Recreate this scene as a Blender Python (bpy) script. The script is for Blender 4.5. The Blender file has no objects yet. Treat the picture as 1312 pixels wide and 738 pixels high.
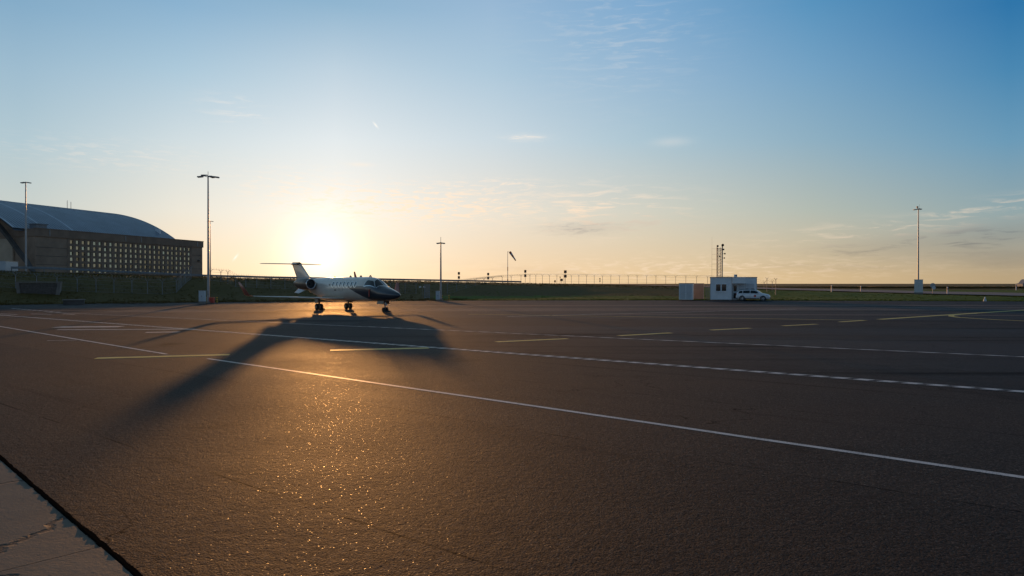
import bpy, math, random
from mathutils import Vector, Matrix, noise as mnoise
random.seed(7)
scene = bpy.context.scene
col = scene.collection
F = 875.0; H = 2.3; HZ = 363.4; CX = 656.0
R = math.radians

# ------------------------------------------------------------------ helpers
def at(px, py, D):
    return Vector(((px-CX)/F*D, D, H+(HZ-py)/F*D))
def gd(px, py, z=0.0):
    D = (H-z)*F/(py-HZ)
    return Vector(((px-CX)/F*D, D, z))
def lerp_tab(tab, v):
    if v <= tab[0][0]: return tab[0][1]
    for (a, b), (c, d) in zip(tab, tab[1:]):
        if v <= c: return b+(d-b)*(v-a)/(c-a)
    return tab[-1][1]
def smooth(t):
    t = max(0., min(1., t)); return t*t*(3-2*t)

class MB:
    def __init__(s): s.v = []; s.f = []; s.m = []; s.sm = []
    def add(s, vs, fs, mi=0, sm=False, M=None):
        o = len(s.v)
        for v in vs:
            v = Vector(v); s.v.append(M @ v if M is not None else v)
        for f in fs:
            s.f.append(tuple(i+o for i in f)); s.m.append(mi); s.sm.append(sm)
        return s
    def box(s, c, d, rz=0, mi=0, M=None, rot=None):
        x, y, z = d[0]/2, d[1]/2, d[2]/2
        vs = [Vector(p) for p in ((-x,-y,-z),(x,-y,-z),(x,y,-z),(-x,y,-z),(-x,-y,z),(x,-y,z),(x,y,z),(-x,y,z))]
        Rm = rot if rot is not None else Matrix.Rotation(rz, 3, 'Z')
        vs = [Rm @ v+Vector(c) for v in vs]
        return s.add(vs, [(0,3,2,1),(4,5,6,7),(0,1,5,4),(1,2,6,5),(2,3,7,6),(3,0,4,7)], mi, False, M)
    def tube(s, pts, rad, n=8, mi=0, sm=True, M=None, cap=True):
        pts = [Vector(p) for p in pts]
        if not isinstance(rad, (list, tuple)): rad = [rad]*len(pts)
        vs = []; fs = []
        for i, p in enumerate(pts):
            t = (pts[min(i+1, len(pts)-1)]-pts[max(i-1, 0)]).normalized()
            up = Vector((0,0,1)) if abs(t.z) < .95 else Vector((1,0,0))
            a = t.cross(up).normalized(); b = t.cross(a)
            for k in range(n):
                an = 2*math.pi*k/n
                vs.append(p+(a*math.cos(an)+b*math.sin(an))*rad[i])
        for i in range(len(pts)-1):
            for k in range(n):
                fs.append((i*n+k, i*n+(k+1) % n, (i+1)*n+(k+1) % n, (i+1)*n+k))
        s.add(vs, fs, mi, sm, M)
        if cap:
            s.add(vs[:n], [tuple(range(n))], mi, False, M)
            s.add(vs[-n:], [tuple(reversed(range(n)))], mi, False, M)
        return s
    def prism(s, poly, dirv, mi=0, M=None):
        n = len(poly); d = Vector(dirv)
        vs = [Vector(p) for p in poly]+[Vector(p)+d for p in poly]
        fs = [tuple(range(n)), tuple(reversed(range(n, 2*n)))]
        for i in range(n): fs.append((i, i+n, (i+1) % n+n, (i+1) % n))
        return s.add(vs, fs, mi, False, M)
    def grid(s, fn, nu, nv, mi=0, sm=True, M=None, closed_v=False):
        vs = [fn(i/nu, j/nv) for i in range(nu+1) for j in range(nv+(0 if closed_v else 1))]
        w = nv+(0 if closed_v else 1); fs = []
        for i in range(nu):
            for j in range(nv):
                j2 = (j+1) % w if closed_v else j+1
                fs.append((i*w+j, i*w+j2, (i+1)*w+j2, (i+1)*w+j))
        return s.add(vs, fs, mi, sm, M)
    def build(s, name, mats, parent=None, label=None, cat=None, group=None, kind=None, fix=False):
        me = bpy.data.meshes.new(name)
        me.from_pydata([tuple(v) for v in s.v], [], s.f)
        if not isinstance(mats, (list, tuple)): mats = [mats]
        for m in mats: me.materials.append(m)
        me.polygons.foreach_set('material_index', s.m)
        me.polygons.foreach_set('use_smooth', s.sm)
        if fix:
            import bmesh
            bm = bmesh.new(); bm.from_mesh(me)
            bmesh.ops.remove_doubles(bm, verts=bm.verts, dist=1e-5)
            bmesh.ops.recalc_face_normals(bm, faces=bm.faces); bm.to_mesh(me); bm.free()
        me.update()
        o = bpy.data.objects.new(name, me); col.objects.link(o)
        if parent is not None: o.parent = parent
        return tag(o, label, cat, group, kind)
def tag(o, label=None, cat=None, group=None, kind=None):
    for k, v in (('label', label), ('category', cat), ('group', group), ('kind', kind)):
        if v: o[k] = v
    return o
def empty(name, loc, rz=0, label=None, cat=None, group=None):
    o = bpy.data.objects.new(name, None); col.objects.link(o)
    o.location = loc; o.rotation_euler = (0, 0, rz); o.empty_display_size = .3
    return tag(o, label, cat, group)
def copy_tree(o, parent=None):
    c = o.copy(); col.objects.link(c)
    if parent is not None: c.parent = parent
    for ch in [x for x in bpy.data.objects if x.parent == o]: copy_tree(ch, c)
    return c
def place(proto, i, loc, rz, label):
    o = proto if i == 0 else copy_tree(proto)
    o.location = loc; o.rotation_euler = (0, 0, rz); o['label'] = label
    return o

# ------------------------------------------------------------------ materials
class N:
    def __init__(s, nt): s.nt = nt
    def n(s, t, **kw):
        nd = s.nt.nodes.new(t)
        for k, v in kw.items():
            if k.startswith('i_'):
                nd.inputs[k[2:].replace('_', ' ')].default_value = v
            else: setattr(nd, k, v)
        return nd
    def l(s, a, b): s.nt.links.new(a, b)
    def val(s, x, sock):
        if isinstance(x, (int, float)): sock.default_value = x
        else: s.l(x, sock)
    def math(s, op, a, b=0.0, c=None, clamp=False):
        nd = s.nt.nodes.new('ShaderNodeMath'); nd.operation = op; nd.use_clamp = clamp
        s.val(a, nd.inputs[0]); s.val(b, nd.inputs[1])
        if c is not None: s.val(c, nd.inputs[2])
        return nd.outputs[0]
    def noise(s, vec, scale, detail=3, rough=.5, w=None):
        nd = s.nt.nodes.new('ShaderNodeTexNoise'); nd.inputs['Scale'].default_value = scale
        nd.inputs['Detail'].default_value = detail; nd.inputs['Roughness'].default_value = rough
        s.l(vec, nd.inputs['Vector']); return nd.outputs['Fac']
    def mapr(s, v, a, b, c=0., d=1., smoothit=False):
        nd = s.nt.nodes.new('ShaderNodeMapRange'); s.l(v, nd.inputs[0])
        if smoothit: nd.interpolation_type = 'SMOOTHSTEP'
        for i, x in enumerate((a, b, c, d)): nd.inputs[i+1].default_value = x
        return nd.outputs[0]
    def mix(s, fac, a, b, mode='MIX'):
        nd = s.nt.nodes.new('ShaderNodeMix'); nd.data_type = 'RGBA'; nd.blend_type = mode
        s.val(fac, nd.inputs[0])
        for x, k in ((a, 6), (b, 7)):
            if isinstance(x, tuple): nd.inputs[k].default_value = (x+(1,))[:4]
            else: s.l(x, nd.inputs[k])
        return nd.outputs[2]
    def vmul(s, v, xyz, add=(0,0,0), rz=0):
        nd = s.nt.nodes.new('ShaderNodeMapping'); s.l(v, nd.inputs[0])
        nd.inputs['Scale'].default_value = xyz; nd.inputs['Location'].default_value = add
        nd.inputs['Rotation'].default_value = (0, 0, rz)
        return nd.outputs[0]
def mat(name, color=(.5,.5,.5), rough=.6, metal=0., vary=.15, scale=3., bump=0., bscale=20., spec=.5, coat=0.):
    m = bpy.data.materials.new(name); m.use_nodes = True
    nt = m.node_tree; k = N(nt); b = nt.nodes['Principled BSDF']
    b.inputs['Roughness'].default_value = rough; b.inputs['Metallic'].default_value = metal
    b.inputs['Specular IOR Level'].default_value = spec
    if coat: b.inputs['Coat Weight'].default_value = coat
    tc = k.n('ShaderNodeTexCoord').outputs['Object']
    nz = k.noise(tc, scale, 5, .6)
    c = tuple(color)
    lo = tuple(x*(1-vary) for x in c); hi = tuple(min(1, x*(1+vary)) for x in c)
    k.l(k.mix(k.mapr(nz, .3, .7), lo, hi), b.inputs['Base Color'])
    if bump:
        bp = k.n('ShaderNodeBump'); bp.inputs['Strength'].default_value = bump; bp.inputs['Distance'].default_value = .02
        k.l(k.noise(tc, bscale, 4), bp.inputs['Height']); k.l(bp.outputs[0], b.inputs['Normal'])
    return m
SUN_PX, SUN_EL = 424.0, 4.3
AZ = math.atan((SUN_PX-CX)/F)
SD = Vector((math.sin(AZ)*math.cos(R(SUN_EL)), math.cos(AZ)*math.cos(R(SUN_EL)), math.sin(R(SUN_EL))))

def asphalt(name, base, tint, rough=.62, glint=.35, streak=True, spec=.35, sscale=(.035,.9,1)):
    m = bpy.data.materials.new(name); m.use_nodes = True
    nt = m.node_tree; k = N(nt); b = nt.nodes['Principled BSDF']
    geo = k.n('ShaderNodeNewGeometry').outputs['Position']
    big = k.noise(k.vmul(geo, (.09,.22,1), rz=R(-20)), 1, 5, .6)
    mid = k.noise(geo, 1.3, 5, .65)
    fine = k.noise(geo, 22, 5, .78)
    vor = k.n('ShaderNodeTexVoronoi'); vor.inputs['Scale'].default_value = 52; k.l(geo, vor.inputs['Vector'])
    c1 = k.mix(k.mapr(big, .3, .7), tuple(x*.72 for x in base), tuple(x*1.25 for x in tint))
    c2 = k.mix(k.mapr(mid, .35, .65, 0, .5), c1, tuple(x*.8 for x in base))
    # aggregate stones
    sv = k.n('ShaderNodeSeparateColor'); k.l(vor.outputs['Color'], sv.inputs[0])
    stone = k.math('MULTIPLY', k.mapr(sv.outputs[0], .72, 1.0), .75)
    c3 = k.mix(stone, c2, tuple(min(1, x*2.6) for x in tint))
    pit = k.mapr(fine, .36, .48, .8, 0)
    c4 = k.mix(pit, c3, tuple(x*.22 for x in base))
    if streak:   # oily wear and tyre streaks along the driving direction
        st = k.noise(k.vmul(geo, sscale, rz=R(3)), 1, 4, .6)
        c4 = k.mix(k.mapr(st, .52, .72, 0, .55), c4, tuple(x*.45 for x in base))
    # paving lanes laid parallel to the painted lines, with their own tone and a sealed joint between them
    rot_ = k.vmul(geo, (1,1,1), rz=R(38)); sr = k.n('ShaderNodeSeparateXYZ'); k.l(rot_, sr.inputs[0])
    vv = k.math('ADD', k.math('MULTIPLY', sr.outputs[1], 1/4.3), k.math('MULTIPLY', mid, .012))
    fl = k.math('FLOOR', vv); wn = k.n('ShaderNodeTexWhiteNoise'); wn.noise_dimensions = '1D'; k.l(fl, wn.inputs['W'])
    c4 = k.mix(1.0, c4, k.mix(wn.outputs['Value'], (.80,.80,.82), (1.12,1.10,1.08)), 'MULTIPLY')
    fr = k.math('FRACT', vv); ed = k.math('MINIMUM', fr, k.math('SUBTRACT', 1.0, fr))
    joint = k.math('MULTIPLY', k.mapr(ed, .0015, .006, .8, 0), k.mapr(k.noise(geo, .8, 3), .42, .55, .15, 1))
    c4 = k.mix(joint, c4, (.008,.008,.008))
    # tyre rubber and hairline cracks
    ty = k.noise(k.vmul(rot_, (.05, 2.6, 1)), 1, 3, .55)
    ty2 = k.mapr(k.noise(geo, .07, 3), .45, .62)
    c4 = k.mix(k.math('MULTIPLY', k.mapr(ty, .56, .70, 0, .55), ty2), c4, tuple(x*.35 for x in base))
    ck = k.n('ShaderNodeTexVoronoi'); ck.feature = 'DISTANCE_TO_EDGE'; ck.inputs['Scale'].default_value = .22
    cw = k.n('ShaderNodeTexNoise'); cw.inputs['Scale'].default_value = .9; cw.inputs['Detail'].default_value = 6; k.l(geo, cw.inputs['Vector'])
    cs = k.n('ShaderNodeVectorMath'); cs.operation = 'SCALE'; cs.inputs['Scale'].default_value = 1.4; k.l(cw.outputs['Color'], cs.inputs[0])
    ca = k.n('ShaderNodeVectorMath'); ca.operation = 'ADD'; k.l(geo, ca.inputs[0]); k.l(cs.outputs[0], ca.inputs[1]); k.l(ca.outputs[0], ck.inputs['Vector'])
    crk = k.math('MULTIPLY', k.mapr(ck.outputs['Distance'], .0012, .0035, .75, 0), k.mapr(big, .50, .60))
    c4 = k.mix(crk, c4, (.006,.006,.006))
    # dark oil and damp stains
    oil = k.noise(geo, .33, 4, .55)
    c4 = k.mix(k.mapr(oil, .62, .74, 0, .5), c4, tuple(x*.4 for x in base))
    k.l(c4, b.inputs['Base Color'])
    # roughness: most stones dull, a few polished
    vg = k.n('ShaderNodeTexVoronoi'); vg.inputs['Scale'].default_value = 95; k.l(geo, vg.inputs['Vector'])
    sg_ = k.n('ShaderNodeSeparateColor'); k.l(vg.outputs['Color'], sg_.inputs[0])
    gl = k.mapr(sg_.outputs[1], .984, .997, 0, 1)
    rr = k.math('SUBTRACT', rough, k.math('MULTIPLY', gl, glint))
    rr = k.math('ADD', rr, k.mapr(big, .3, .7, -.05, .05))
    k.l(rr, b.inputs['Roughness'])
    dkm = k.math('MAXIMUM', k.math('MAXIMUM', joint, crk), k.math('MAXIMUM', k.math('MULTIPLY', k.mapr(ty, .56, .70, 0, .9), ty2), k.mapr(oil, .62, .74, 0, .8)))
    if streak: dkm = k.math('MAXIMUM', dkm, k.mapr(st, .50, .66, 0, .8))
    dkm = k.math('MAXIMUM', dkm, k.math('MULTIPLY', pit, .9))
    k.l(k.math('MULTIPLY', k.math('MULTIPLY', k.math('SUBTRACT', 1.0, dkm), spec), k.mapr(mid, .3, .7, .75, 1.3)), b.inputs['Specular IOR Level'])
    hgt = k.math('ADD', k.math('MULTIPLY', vor.outputs['Distance'], -.8), k.math('MULTIPLY', fine, 1.4))
    hgt = k.math('ADD', hgt, k.math('MULTIPLY', k.noise(geo, 9, 3), 2.0))
    bp = k.n('ShaderNodeBump'); bp.inputs['Strength'].default_value = .8; bp.inputs['Distance'].default_value = .009
    k.l(hgt, bp.inputs['Height']); k.l(bp.outputs[0], b.inputs['Normal'])
    return m
def paint_line(name, color, wear=.45):
    m = bpy.data.materials.new(name); m.use_nodes = True
    nt = m.node_tree; k = N(nt); b = nt.nodes['Principled BSDF']
    geo = k.n('ShaderNodeNewGeometry').outputs['Position']
    n1 = k.noise(geo, 40, 4, .7); n2 = k.noise(geo, 2.2, 4, .6)
    w = k.math('ADD', k.mapr(n1, wear, wear+.16, 0, 1), k.mapr(n2, .35, .6, -.25, .25), clamp=True)
    k.l(k.mix(w, (.05,.047,.045), color), b.inputs['Base Color'])
    b.inputs['Roughness'].default_value = .6
    bp = k.n('ShaderNodeBump'); bp.inputs['Strength'].default_value = .4; bp.inputs['Distance'].default_value = .005
    k.l(n1, bp.inputs['Height']); k.l(bp.outputs[0], b.inputs['Normal'])
    return m
def grass_mat(name, a, bcol, dry, scale=.5):
    m = bpy.data.materials.new(name); m.use_nodes = True
    nt = m.node_tree; k = N(nt); b = nt.nodes['Principled BSDF']
    geo = k.n('ShaderNodeNewGeometry').outputs['Position']
    n1 = k.noise(geo, scale*.25, 5, .65); n2 = k.noise(k.vmul(geo, (1,1,2)), scale*5, 5, .75)
    c = k.mix(k.mapr(n1, .35, .65), a, bcol)
    c = k.mix(k.mapr(n2, .48, .72, 0, .7), c, dry)
    c = k.mix(k.mapr(n2, .3, .45, .6, 0), c, tuple(x*.35 for x in a))
    k.l(c, b.inputs['Base Color']); b.inputs['Roughness'].default_value = .9
    b.inputs['Specular IOR Level'].default_value = .1
    bp = k.n('ShaderNodeBump'); bp.inputs['Strength'].default_value = 1; bp.inputs['Distance'].default_value = .15
    k.l(n2, bp.inputs['Height']); k.l(bp.outputs[0], b.inputs['Normal'])
    return m

M = {}
M['asph_near'] = asphalt('worn_brown_asphalt', (.031,.026,.023), (.048,.038,.032), .76, .40, False, spec=.09)
M['asph_dark'] = asphalt('dark_newer_asphalt', (.022,.022,.024), (.032,.031,.032), .76, .4, spec=.11)
M['asph_far'] = asphalt('far_grey_asphalt', (.016,.018,.022), (.030,.031,.034), .72, .3, spec=.13, sscale=(.012,.22,1))
M['asph_pale'] = asphalt('pale_worn_asphalt', (.085,.068,.060), (.12,.096,.086), .74, .2, spec=.16, sscale=(.02,.5,1))
M['road'] = mat('pale_road_surface', (.11,.11,.115), .8, vary=.15, scale=.5)
M['white_line'] = paint_line('worn_white_marking', (.70,.62,.56), .33)
M['pink_line'] = paint_line('faded_pinkish_marking', (.60,.44,.36), .30)
M['yellow_line'] = paint_line('worn_yellow_marking', (.70,.48,.05), .27)
M['grass'] = grass_mat('short_grass', (.080,.125,.016), (.115,.165,.022), (.20,.18,.04))
M['grass_dark'] = grass_mat('rough_bank_grass', (.110,.080,.022), (.145,.100,.030), (.22,.14,.05))
M['crop'] = grass_mat('dry_crop', (.20,.13,.05), (.25,.165,.065), (.32,.22,.10), .2)
M['cropgreen'] = grass_mat('green_verge', (.022,.034,.010), (.030,.040,.012), (.05,.05,.02), .3)
M['galv'] = mat('galvanised_steel', (.34,.355,.37), .45, .7, .12, 4)
M['galv_dark'] = mat('weathered_steel', (.25,.25,.26), .6, .3, .2, 4)
M['white'] = mat('white_cabin_panel', (.80,.83,.84), .5, 0, .06, 1.5)
M['cabinet'] = mat('grey_white_cabinet', (.55,.58,.60), .5, 0, .06, 2)
M['beige'] = mat('beige_panel', (.46,.33,.27), .7, 0, .1, 1)
M['black'] = mat('black_plastic', (.018,.018,.02), .5, 0, .1)
M['rubber'] = mat('tyre_rubber', (.02,.02,.02), .8, 0, .15)
M['yellow'] = mat('yellow_paint', (.65,.42,.03), .5, 0, .1)
M['red'] = mat('red_paint', (.50,.06,.035), .5, 0, .12)
M['winglet'] = mat('dull_red_winglet_paint', (.30,.085,.06), .4, 0, .1)
M['redwhite'] = mat('faded_white_fabric', (.6,.58,.55), .8)
M['glass'] = mat('dark_glass', (.015,.018,.02), .06, 0, .1, spec=.8)
M['concrete'] = mat('weathered_concrete', (.22,.19,.165), .85, 0, .25, .6, .4, 12)
M['concrete_dark'] = mat('dark_stained_concrete', (.10,.088,.078), .9, 0, .3, .8, .4, 10)
M['brick'] = mat('dark_stone_facing', (.12,.10,.085), .9, 0, .35, 4, .5, 12)
M['carwhite'] = mat('white_car_paint', (.80,.82,.84), .25, 0, .02, coat=.6)
M['lampglass'] = mat('lamp_lens', (.7,.7,.66), .2, 0, .02)
M['jetsilver'] = mat('jet_pearl_paint', (.78,.73,.65), .28, .05, .03, 1, coat=.5)
M['chrome'] = mat('polished_metal', (.7,.7,.7), .2, 1., .05)
M['nacelle'] = mat('dark_nacelle_paint', (.15,.105,.075), .35, .1, .1)
M['amber'] = mat('amber_lens', (.8,.35,.05), .3)
M['dirt'] = mat('dry_soil', (.16,.11,.07), .95, 0, .4, 3, .6, 8)

# ------------------------------------------------------------------ terrain
EDGE = [(-900,50),(-600,57),(-200,67),(0,73),(300,85),(600,93),(870,94),(1312,88),(1700,84),(2300,76)]
HC = [(-600,4.4),(-100,4.2),(0,3.95),(250,3.3),(450,2.95),(600,2.5),(740,2.08),(870,1.5),(1000,.85),(1100,.5),(1200,.4),(1312,.38),(2300,.38)]
DC = [(-600,84),(0,98),(250,115),(450,130),(600,140),(740,150),(870,148),(1000,136),(1100,122),(1200,106),(1312,95),(2300,86)]
def tz(px, Y):
    e = lerp_tab(EDGE, px); d = lerp_tab(DC, px); h = lerp_tab(HC, px)
    w0 = 2.5 if px < 500 else 2.5+min(10, (px-500)*.04)
    w0 = min(w0, (d-e)*.4)
    t = (Y-e-w0)/(d-e-w0)
    if px < 300: t *= 1.25
    z = h*smooth(t)
    if Y > d+110:
        z = z+(.55-z)*smooth((Y-d-110)/260)
    return z+.03
def tzx(X, Y): return tz(CX+F*X/Y, Y)

mb = MB()
NU = 200; NV = 74
def tfn(u, v):
    px = -900+3200*u; a = (px-CX)/F
    e = lerp_tab(EDGE, px)
    if v < .75: Y = e+(v/.75)**1.15*115
    else: Y = e+115+((v-.75)/.25)**3.2*7000
    X = a*Y
    z = tz(px, Y)
    if v > 0:
        amp = .10 if v < .75 else .15
        z += amp*mnoise.noise(Vector((X*.35, Y*.35, 0)))*smooth((Y-e)/4)+.05*mnoise.noise(Vector((X*1.3, Y*1.3, 3)))*smooth((Y-e)/3)
    return (X, Y, z)
mb.grid(tfn, NU, NV)
for i in range(NU):
    for j in range(NV):
        px = -900+3200*(i+.5)/NU; v = (j+.5)/NV
        Y = tfn(0, v)[1]
        Y = lerp_tab(EDGE, px)+(v/.75)**1.15*115 if v < .75 else 400
        zc = tz(px, Y)/max(.1, lerp_tab(HC, px))
        idx = i*NV+j
        dark = (px < 880 and zc > .12)
        if px < 560: dark = True
        if Y >= 300: dark = True
        mb.m[idx] = 1 if dark else 0
terrain = mb.build('grass_terrain', [M['grass'], M['grass_dark']], kind='structure')

# base ground out to the horizon, and the paved surfaces above it
MB().add([(-9000,-600,-.06),(9000,-600,-.06),(9000,9000,-.06),(-9000,9000,-.06)], [(0,1,2,3)]).build('ground', M['grass_dark'], kind='structure')
# apron: one sheet from behind the camera to the turf edge
vs = [(-140,-40,0), (140,-40,0)]
edge_pts = []
for i in range(81):
    px = -900+3200*i/80; Y = lerp_tab(EDGE, px)+.6
    edge_pts.append(((px-CX)/F*Y, Y, 0))
vsr = vs+list(reversed(edge_pts))
MB().add(vsr, [tuple(range(len(vsr)))]).build('apron', M['asph_near'], kind='structure')

def line_pts(a, b, n=2): return [a.lerp(b, i/(n-1)) for i in range(n)]
def strip(mb, pts, w, z, mi=0):
    pts = [Vector((p[0], p[1], z)) for p in pts]; vs = []
    for i, p in enumerate(pts):
        t = (pts[min(i+1, len(pts)-1)]-pts[max(i-1, 0)]).normalized()
        nrm = Vector((-t.y, t.x, 0))
        vs += [p+nrm*w/2, p-nrm*w/2]
    mb.add(vs, [(2*i, 2*i+1, 2*i+3, 2*i+2) for i in range(len(pts)-1)], mi)
    return mb
# service road between the two zipper lines, and darker asphalt beyond
A2, B2 = gd(0, 403.8), gd(1312, 502); A3, B3 = gd(60, 400), gd(1312, 457.8)
def ext(a, b, k0, k1): d = b-a; return a-d*k0, b+d*k1
a2, b2 = ext(A2, B2, .9, 1.2); a3, b3 = ext(A3, B3, .7, 1.6)
MB().add([(p.x, p.y, .002) for p in (a2, b2, b3, a3)], [(0,1,2,3)]).build('service_road', M['asph_dark'], kind='structure')
fe = [Vector((p[0], p[1]-.0, .002)) for p in edge_pts if -95 < p[0] < 118]
poly = [Vector((a3.x, a3.y, .002)), Vector((b3.x, b3.y, .002))]+list(reversed(fe))
poly = [p for p in poly]
MB().add([tuple(p) for p in poly], [tuple(range(len(poly)))]).build('taxiway', M['asph_far'], kind='structure')
# dark resurfaced lanes across the taxiway (tapered, irregular edges)
mb = MB()
def lane(p0, p1, w0, w1, z):
    n = 60; vs = []
    for i in range(n+1):
        t = i/n; p = p0.lerp(p1, t); w = w0+(w1-w0)*t
        vs += [(p.x, p.y+w/2+.25*mnoise.noise(Vector((p.x*.2, 1, z*1e4))), z), (p.x, p.y-w/2+.25*mnoise.noise(Vector((p.x*.2, 5, z*1e4))), z)]
    mb.add(vs, [(2*i, 2*i+1, 2*i+3, 2*i+2) for i in range(n)])
lane(gd(470, 411), gd(1500, 417), 9, 7, .004)
lane(gd(880, 428), gd(1500, 440), 3.0, 4, .0044)
mb.build('resurfaced_lanes', M['asph_dark'], kind='structure')
mb = MB()
lane(gd(150, 398.2), gd(1500, 394.5), 6.5, 7.5, .0038); lane(gd(330, 391.4), gd(1500, 391.4), 3.5, 4, .0040); lane(gd(760, 402.4), gd(1500, 405), 1.6, 2, .0042)
mb.build('pale_lanes', M['asph_pale'], kind='structure')

# ---- painted markings
wl = MB(); yl = MB(); pl = MB()
def wobble(a, b, n, amp=.015):
    out = []
    for i in range(n+1):
        p = a.lerp(b, i/n); out.append(p+Vector((0, amp*mnoise.noise(Vector((i*.7, a.x, 0))), 0)))
    return out
strip(wl, wobble(gd(266, 459.6), ext(gd(266,459.6), gd(1312,612), 0, .4)[1], 30), .125, .003)
strip(wl, wobble(gd(-80, 405), gd(213, 453.8), 20), .12, .003)
def zipper(a, b, w, dash, z):   # two thin edge lines with slanted bars between them
    d = (b-a); L = d.length; d.normalize(); nr = Vector((-d.y, d.x, 0)); q = 0
    for o_ in (-w, w): strip(wl, [a+nr*o_, b+nr*o_], .035, z)
    while q < L:
        p = a+d*q; e = d*dash*.62; sl = d*dash*.34
        wl.add([tuple((v.x, v.y, z+.0006)) for v in (p-nr*w, p-nr*w+e, p+nr*w+e+sl, p+nr*w+sl)], [(0,1,2,3)]); q += dash
zipper(a2.lerp(b2, .22), b2, .13, .50, .005)
strip(wl, wobble(a2.lerp(b2, 0), a2.lerp(b2, .22), 10), .16, .005)
zipper(gd(470, 418.6).lerp(b3, 0), b3, .07, .9, .005)
strip(wl, wobble(A3, gd(470, 418.9), 14), .12, .005)
for i in range(9):   # dashed give-way marks far left
    t0 = i/9; p = gd(16, 395.4).lerp(gd(80, 400.4), t0); q = gd(16, 395.4).lerp(gd(80, 400.4), t0+.06)
    strip(wl, [p, q], .3, .005)
for i, (x0, x1) in enumerate(((0,22),(40,66),(80,96))): strip(wl, [gd(x0, 402.2+.0*i), gd(x1, 403.0)], .2, .006)
strip(wl, wobble(gd(73, 422.6), gd(249, 421.8), 12, .05), .35, .006)
strip(pl, wobble(gd(72, 419.2), gd(156, 418.6), 8, .05), 1.0, .006)
strip(pl, wobble(gd(187, 426.0), gd(230, 425.4), 6, .05), .55, .006)
strip(wl, [gd(60, 436.6), gd(98, 436.0)], .10, .006)
for a, b, w in (((122,459.3),(294,454.6),.42),((423,449),(549,446),.45),((636,438.2),(727,434),.36),((793,430.2),(860,426.6),.36),
                ((911,423),(961,420.5),.36),((1003,417.6),(1046,415.4),.36),((1076,412.6),(1108,410.5),.36)):
    strip(yl, wobble(gd(*a), gd(*b), 8, .02), w, .006)
strip(yl, wobble(gd(600, 402.6), gd(1107, 410.4), 20, .05), .22, .007)
pts = [gd(1127,409.3), gd(1170,406.4), gd(1216,403.4), gd(1260,400.6), gd(1312,397.4), gd(1400,392.6)]
strip(yl, pts, .5, .007)
pts = [gd(1250,401.6), gd(1229,402.9), gd(1219,404.2), gd(1219,405.4), gd(1228,406.7), gd(1250,408.2), gd(1280,409.9), gd(1312,411.3), gd(1420,415)]
strip(yl, pts, .36, .009)
strip(wl, wobble(gd(650, 405.6), gd(1020, 396.2), 20, .1), .18, .006)
wl.build('white_markings', M['white_line'], kind='structure')
yl.build('yellow_markings', M['yellow_line'], kind='structure')
pl.build('faded_markings', M['pink_line'], kind='structure')

# ---- concrete slab in the near left corner with a ragged asphalt lip
S0, S1 = gd(0, 592), gd(165, 738)
dS = (S1-S0).normalized(); nS = Vector((-dS.y, dS.x, 0))
if nS.x > 0: nS = -nS          # towards the left, away from the asphalt
nS = Vector((nS.x, nS.y, 0))
m = bpy.data.materials.new('cracked_concrete_slab'); m.use_nodes = True
k = N(m.node_tree); b = m.node_tree.nodes['Principled BSDF']
geo = k.n('ShaderNodeNewGeometry').outputs['Position']
n1 = k.noise(geo, 1.2, 6, .65); n2 = k.noise(geo, 30, 4, .7)
c = k.mix(k.mapr(n1, .3, .7), (.120,.088,.058), (.175,.130,.088))
c = k.mix(k.mapr(n2, .3, .7, 0, .35), c, (.10,.09,.08))
vc = k.n('ShaderNodeTexVoronoi'); vc.feature = 'DISTANCE_TO_EDGE'; vc.inputs['Scale'].default_value = .33
wv = k.n('ShaderNodeVectorMath'); wv.operation = 'ADD'; k.l(geo, wv.inputs[0])
nn = k.n('ShaderNodeTexNoise'); nn.inputs['Scale'].default_value = 3.5; nn.inputs['Detail'].default_value = 4; k.l(geo, nn.inputs['Vector'])
sc = k.n('ShaderNodeVectorMath'); sc.operation = 'SCALE'; sc.inputs['Scale'].default_value = .35; k.l(nn.outputs['Color'], sc.inputs[0])
k.l(sc.outputs[0], wv.inputs[1]); k.l(wv.outputs[0], vc.inputs['Vector'])
crack = k.mapr(vc.outputs['Distance'], .004, .012, 1, 0)
c = k.mix(crack, c, (.02,.018,.016)); k.l(c, b.inputs['Base Color']); b.inputs['Roughness'].default_value = .8
bp = k.n('ShaderNodeBump'); bp.inputs['Strength'].default_value = .5; bp.inputs['Distance'].default_value = .01
k.l(k.math('SUBTRACT', k.math('ADD', n2, k.math('MULTIPLY', n1, 2)), k.math('MULTIPLY', crack, 3)), bp.inputs['Height']); k.l(bp.outputs[0], b.inputs['Normal'])
M['slab'] = m
mb = MB()
p0 = S0-dS*9; tot = 22; nsl = 5
bn = 0
for i in range(nsl):   # slabs laid end to end with open joints
    a = p0+dS*(tot/nsl*i+.01); c_ = p0+dS*(tot/nsl*(i+1)-.012)
    q = [a, c_, c_+nS*1.15, a+nS*1.15]
    mb.prism([(v.x, v.y, -.05) for v in q], (0,0,.07+.004*(i % 2)))
    q2 = [a+nS*1.18, c_+nS*1.18, c_+nS*5, a+nS*5]
    mb.prism([(v.x, v.y, -.05) for v in q2], (0,0,.075-.004*(i % 2)))
mb.build('concrete_slabs', M['slab'], kind='structure', fix=True)
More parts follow.
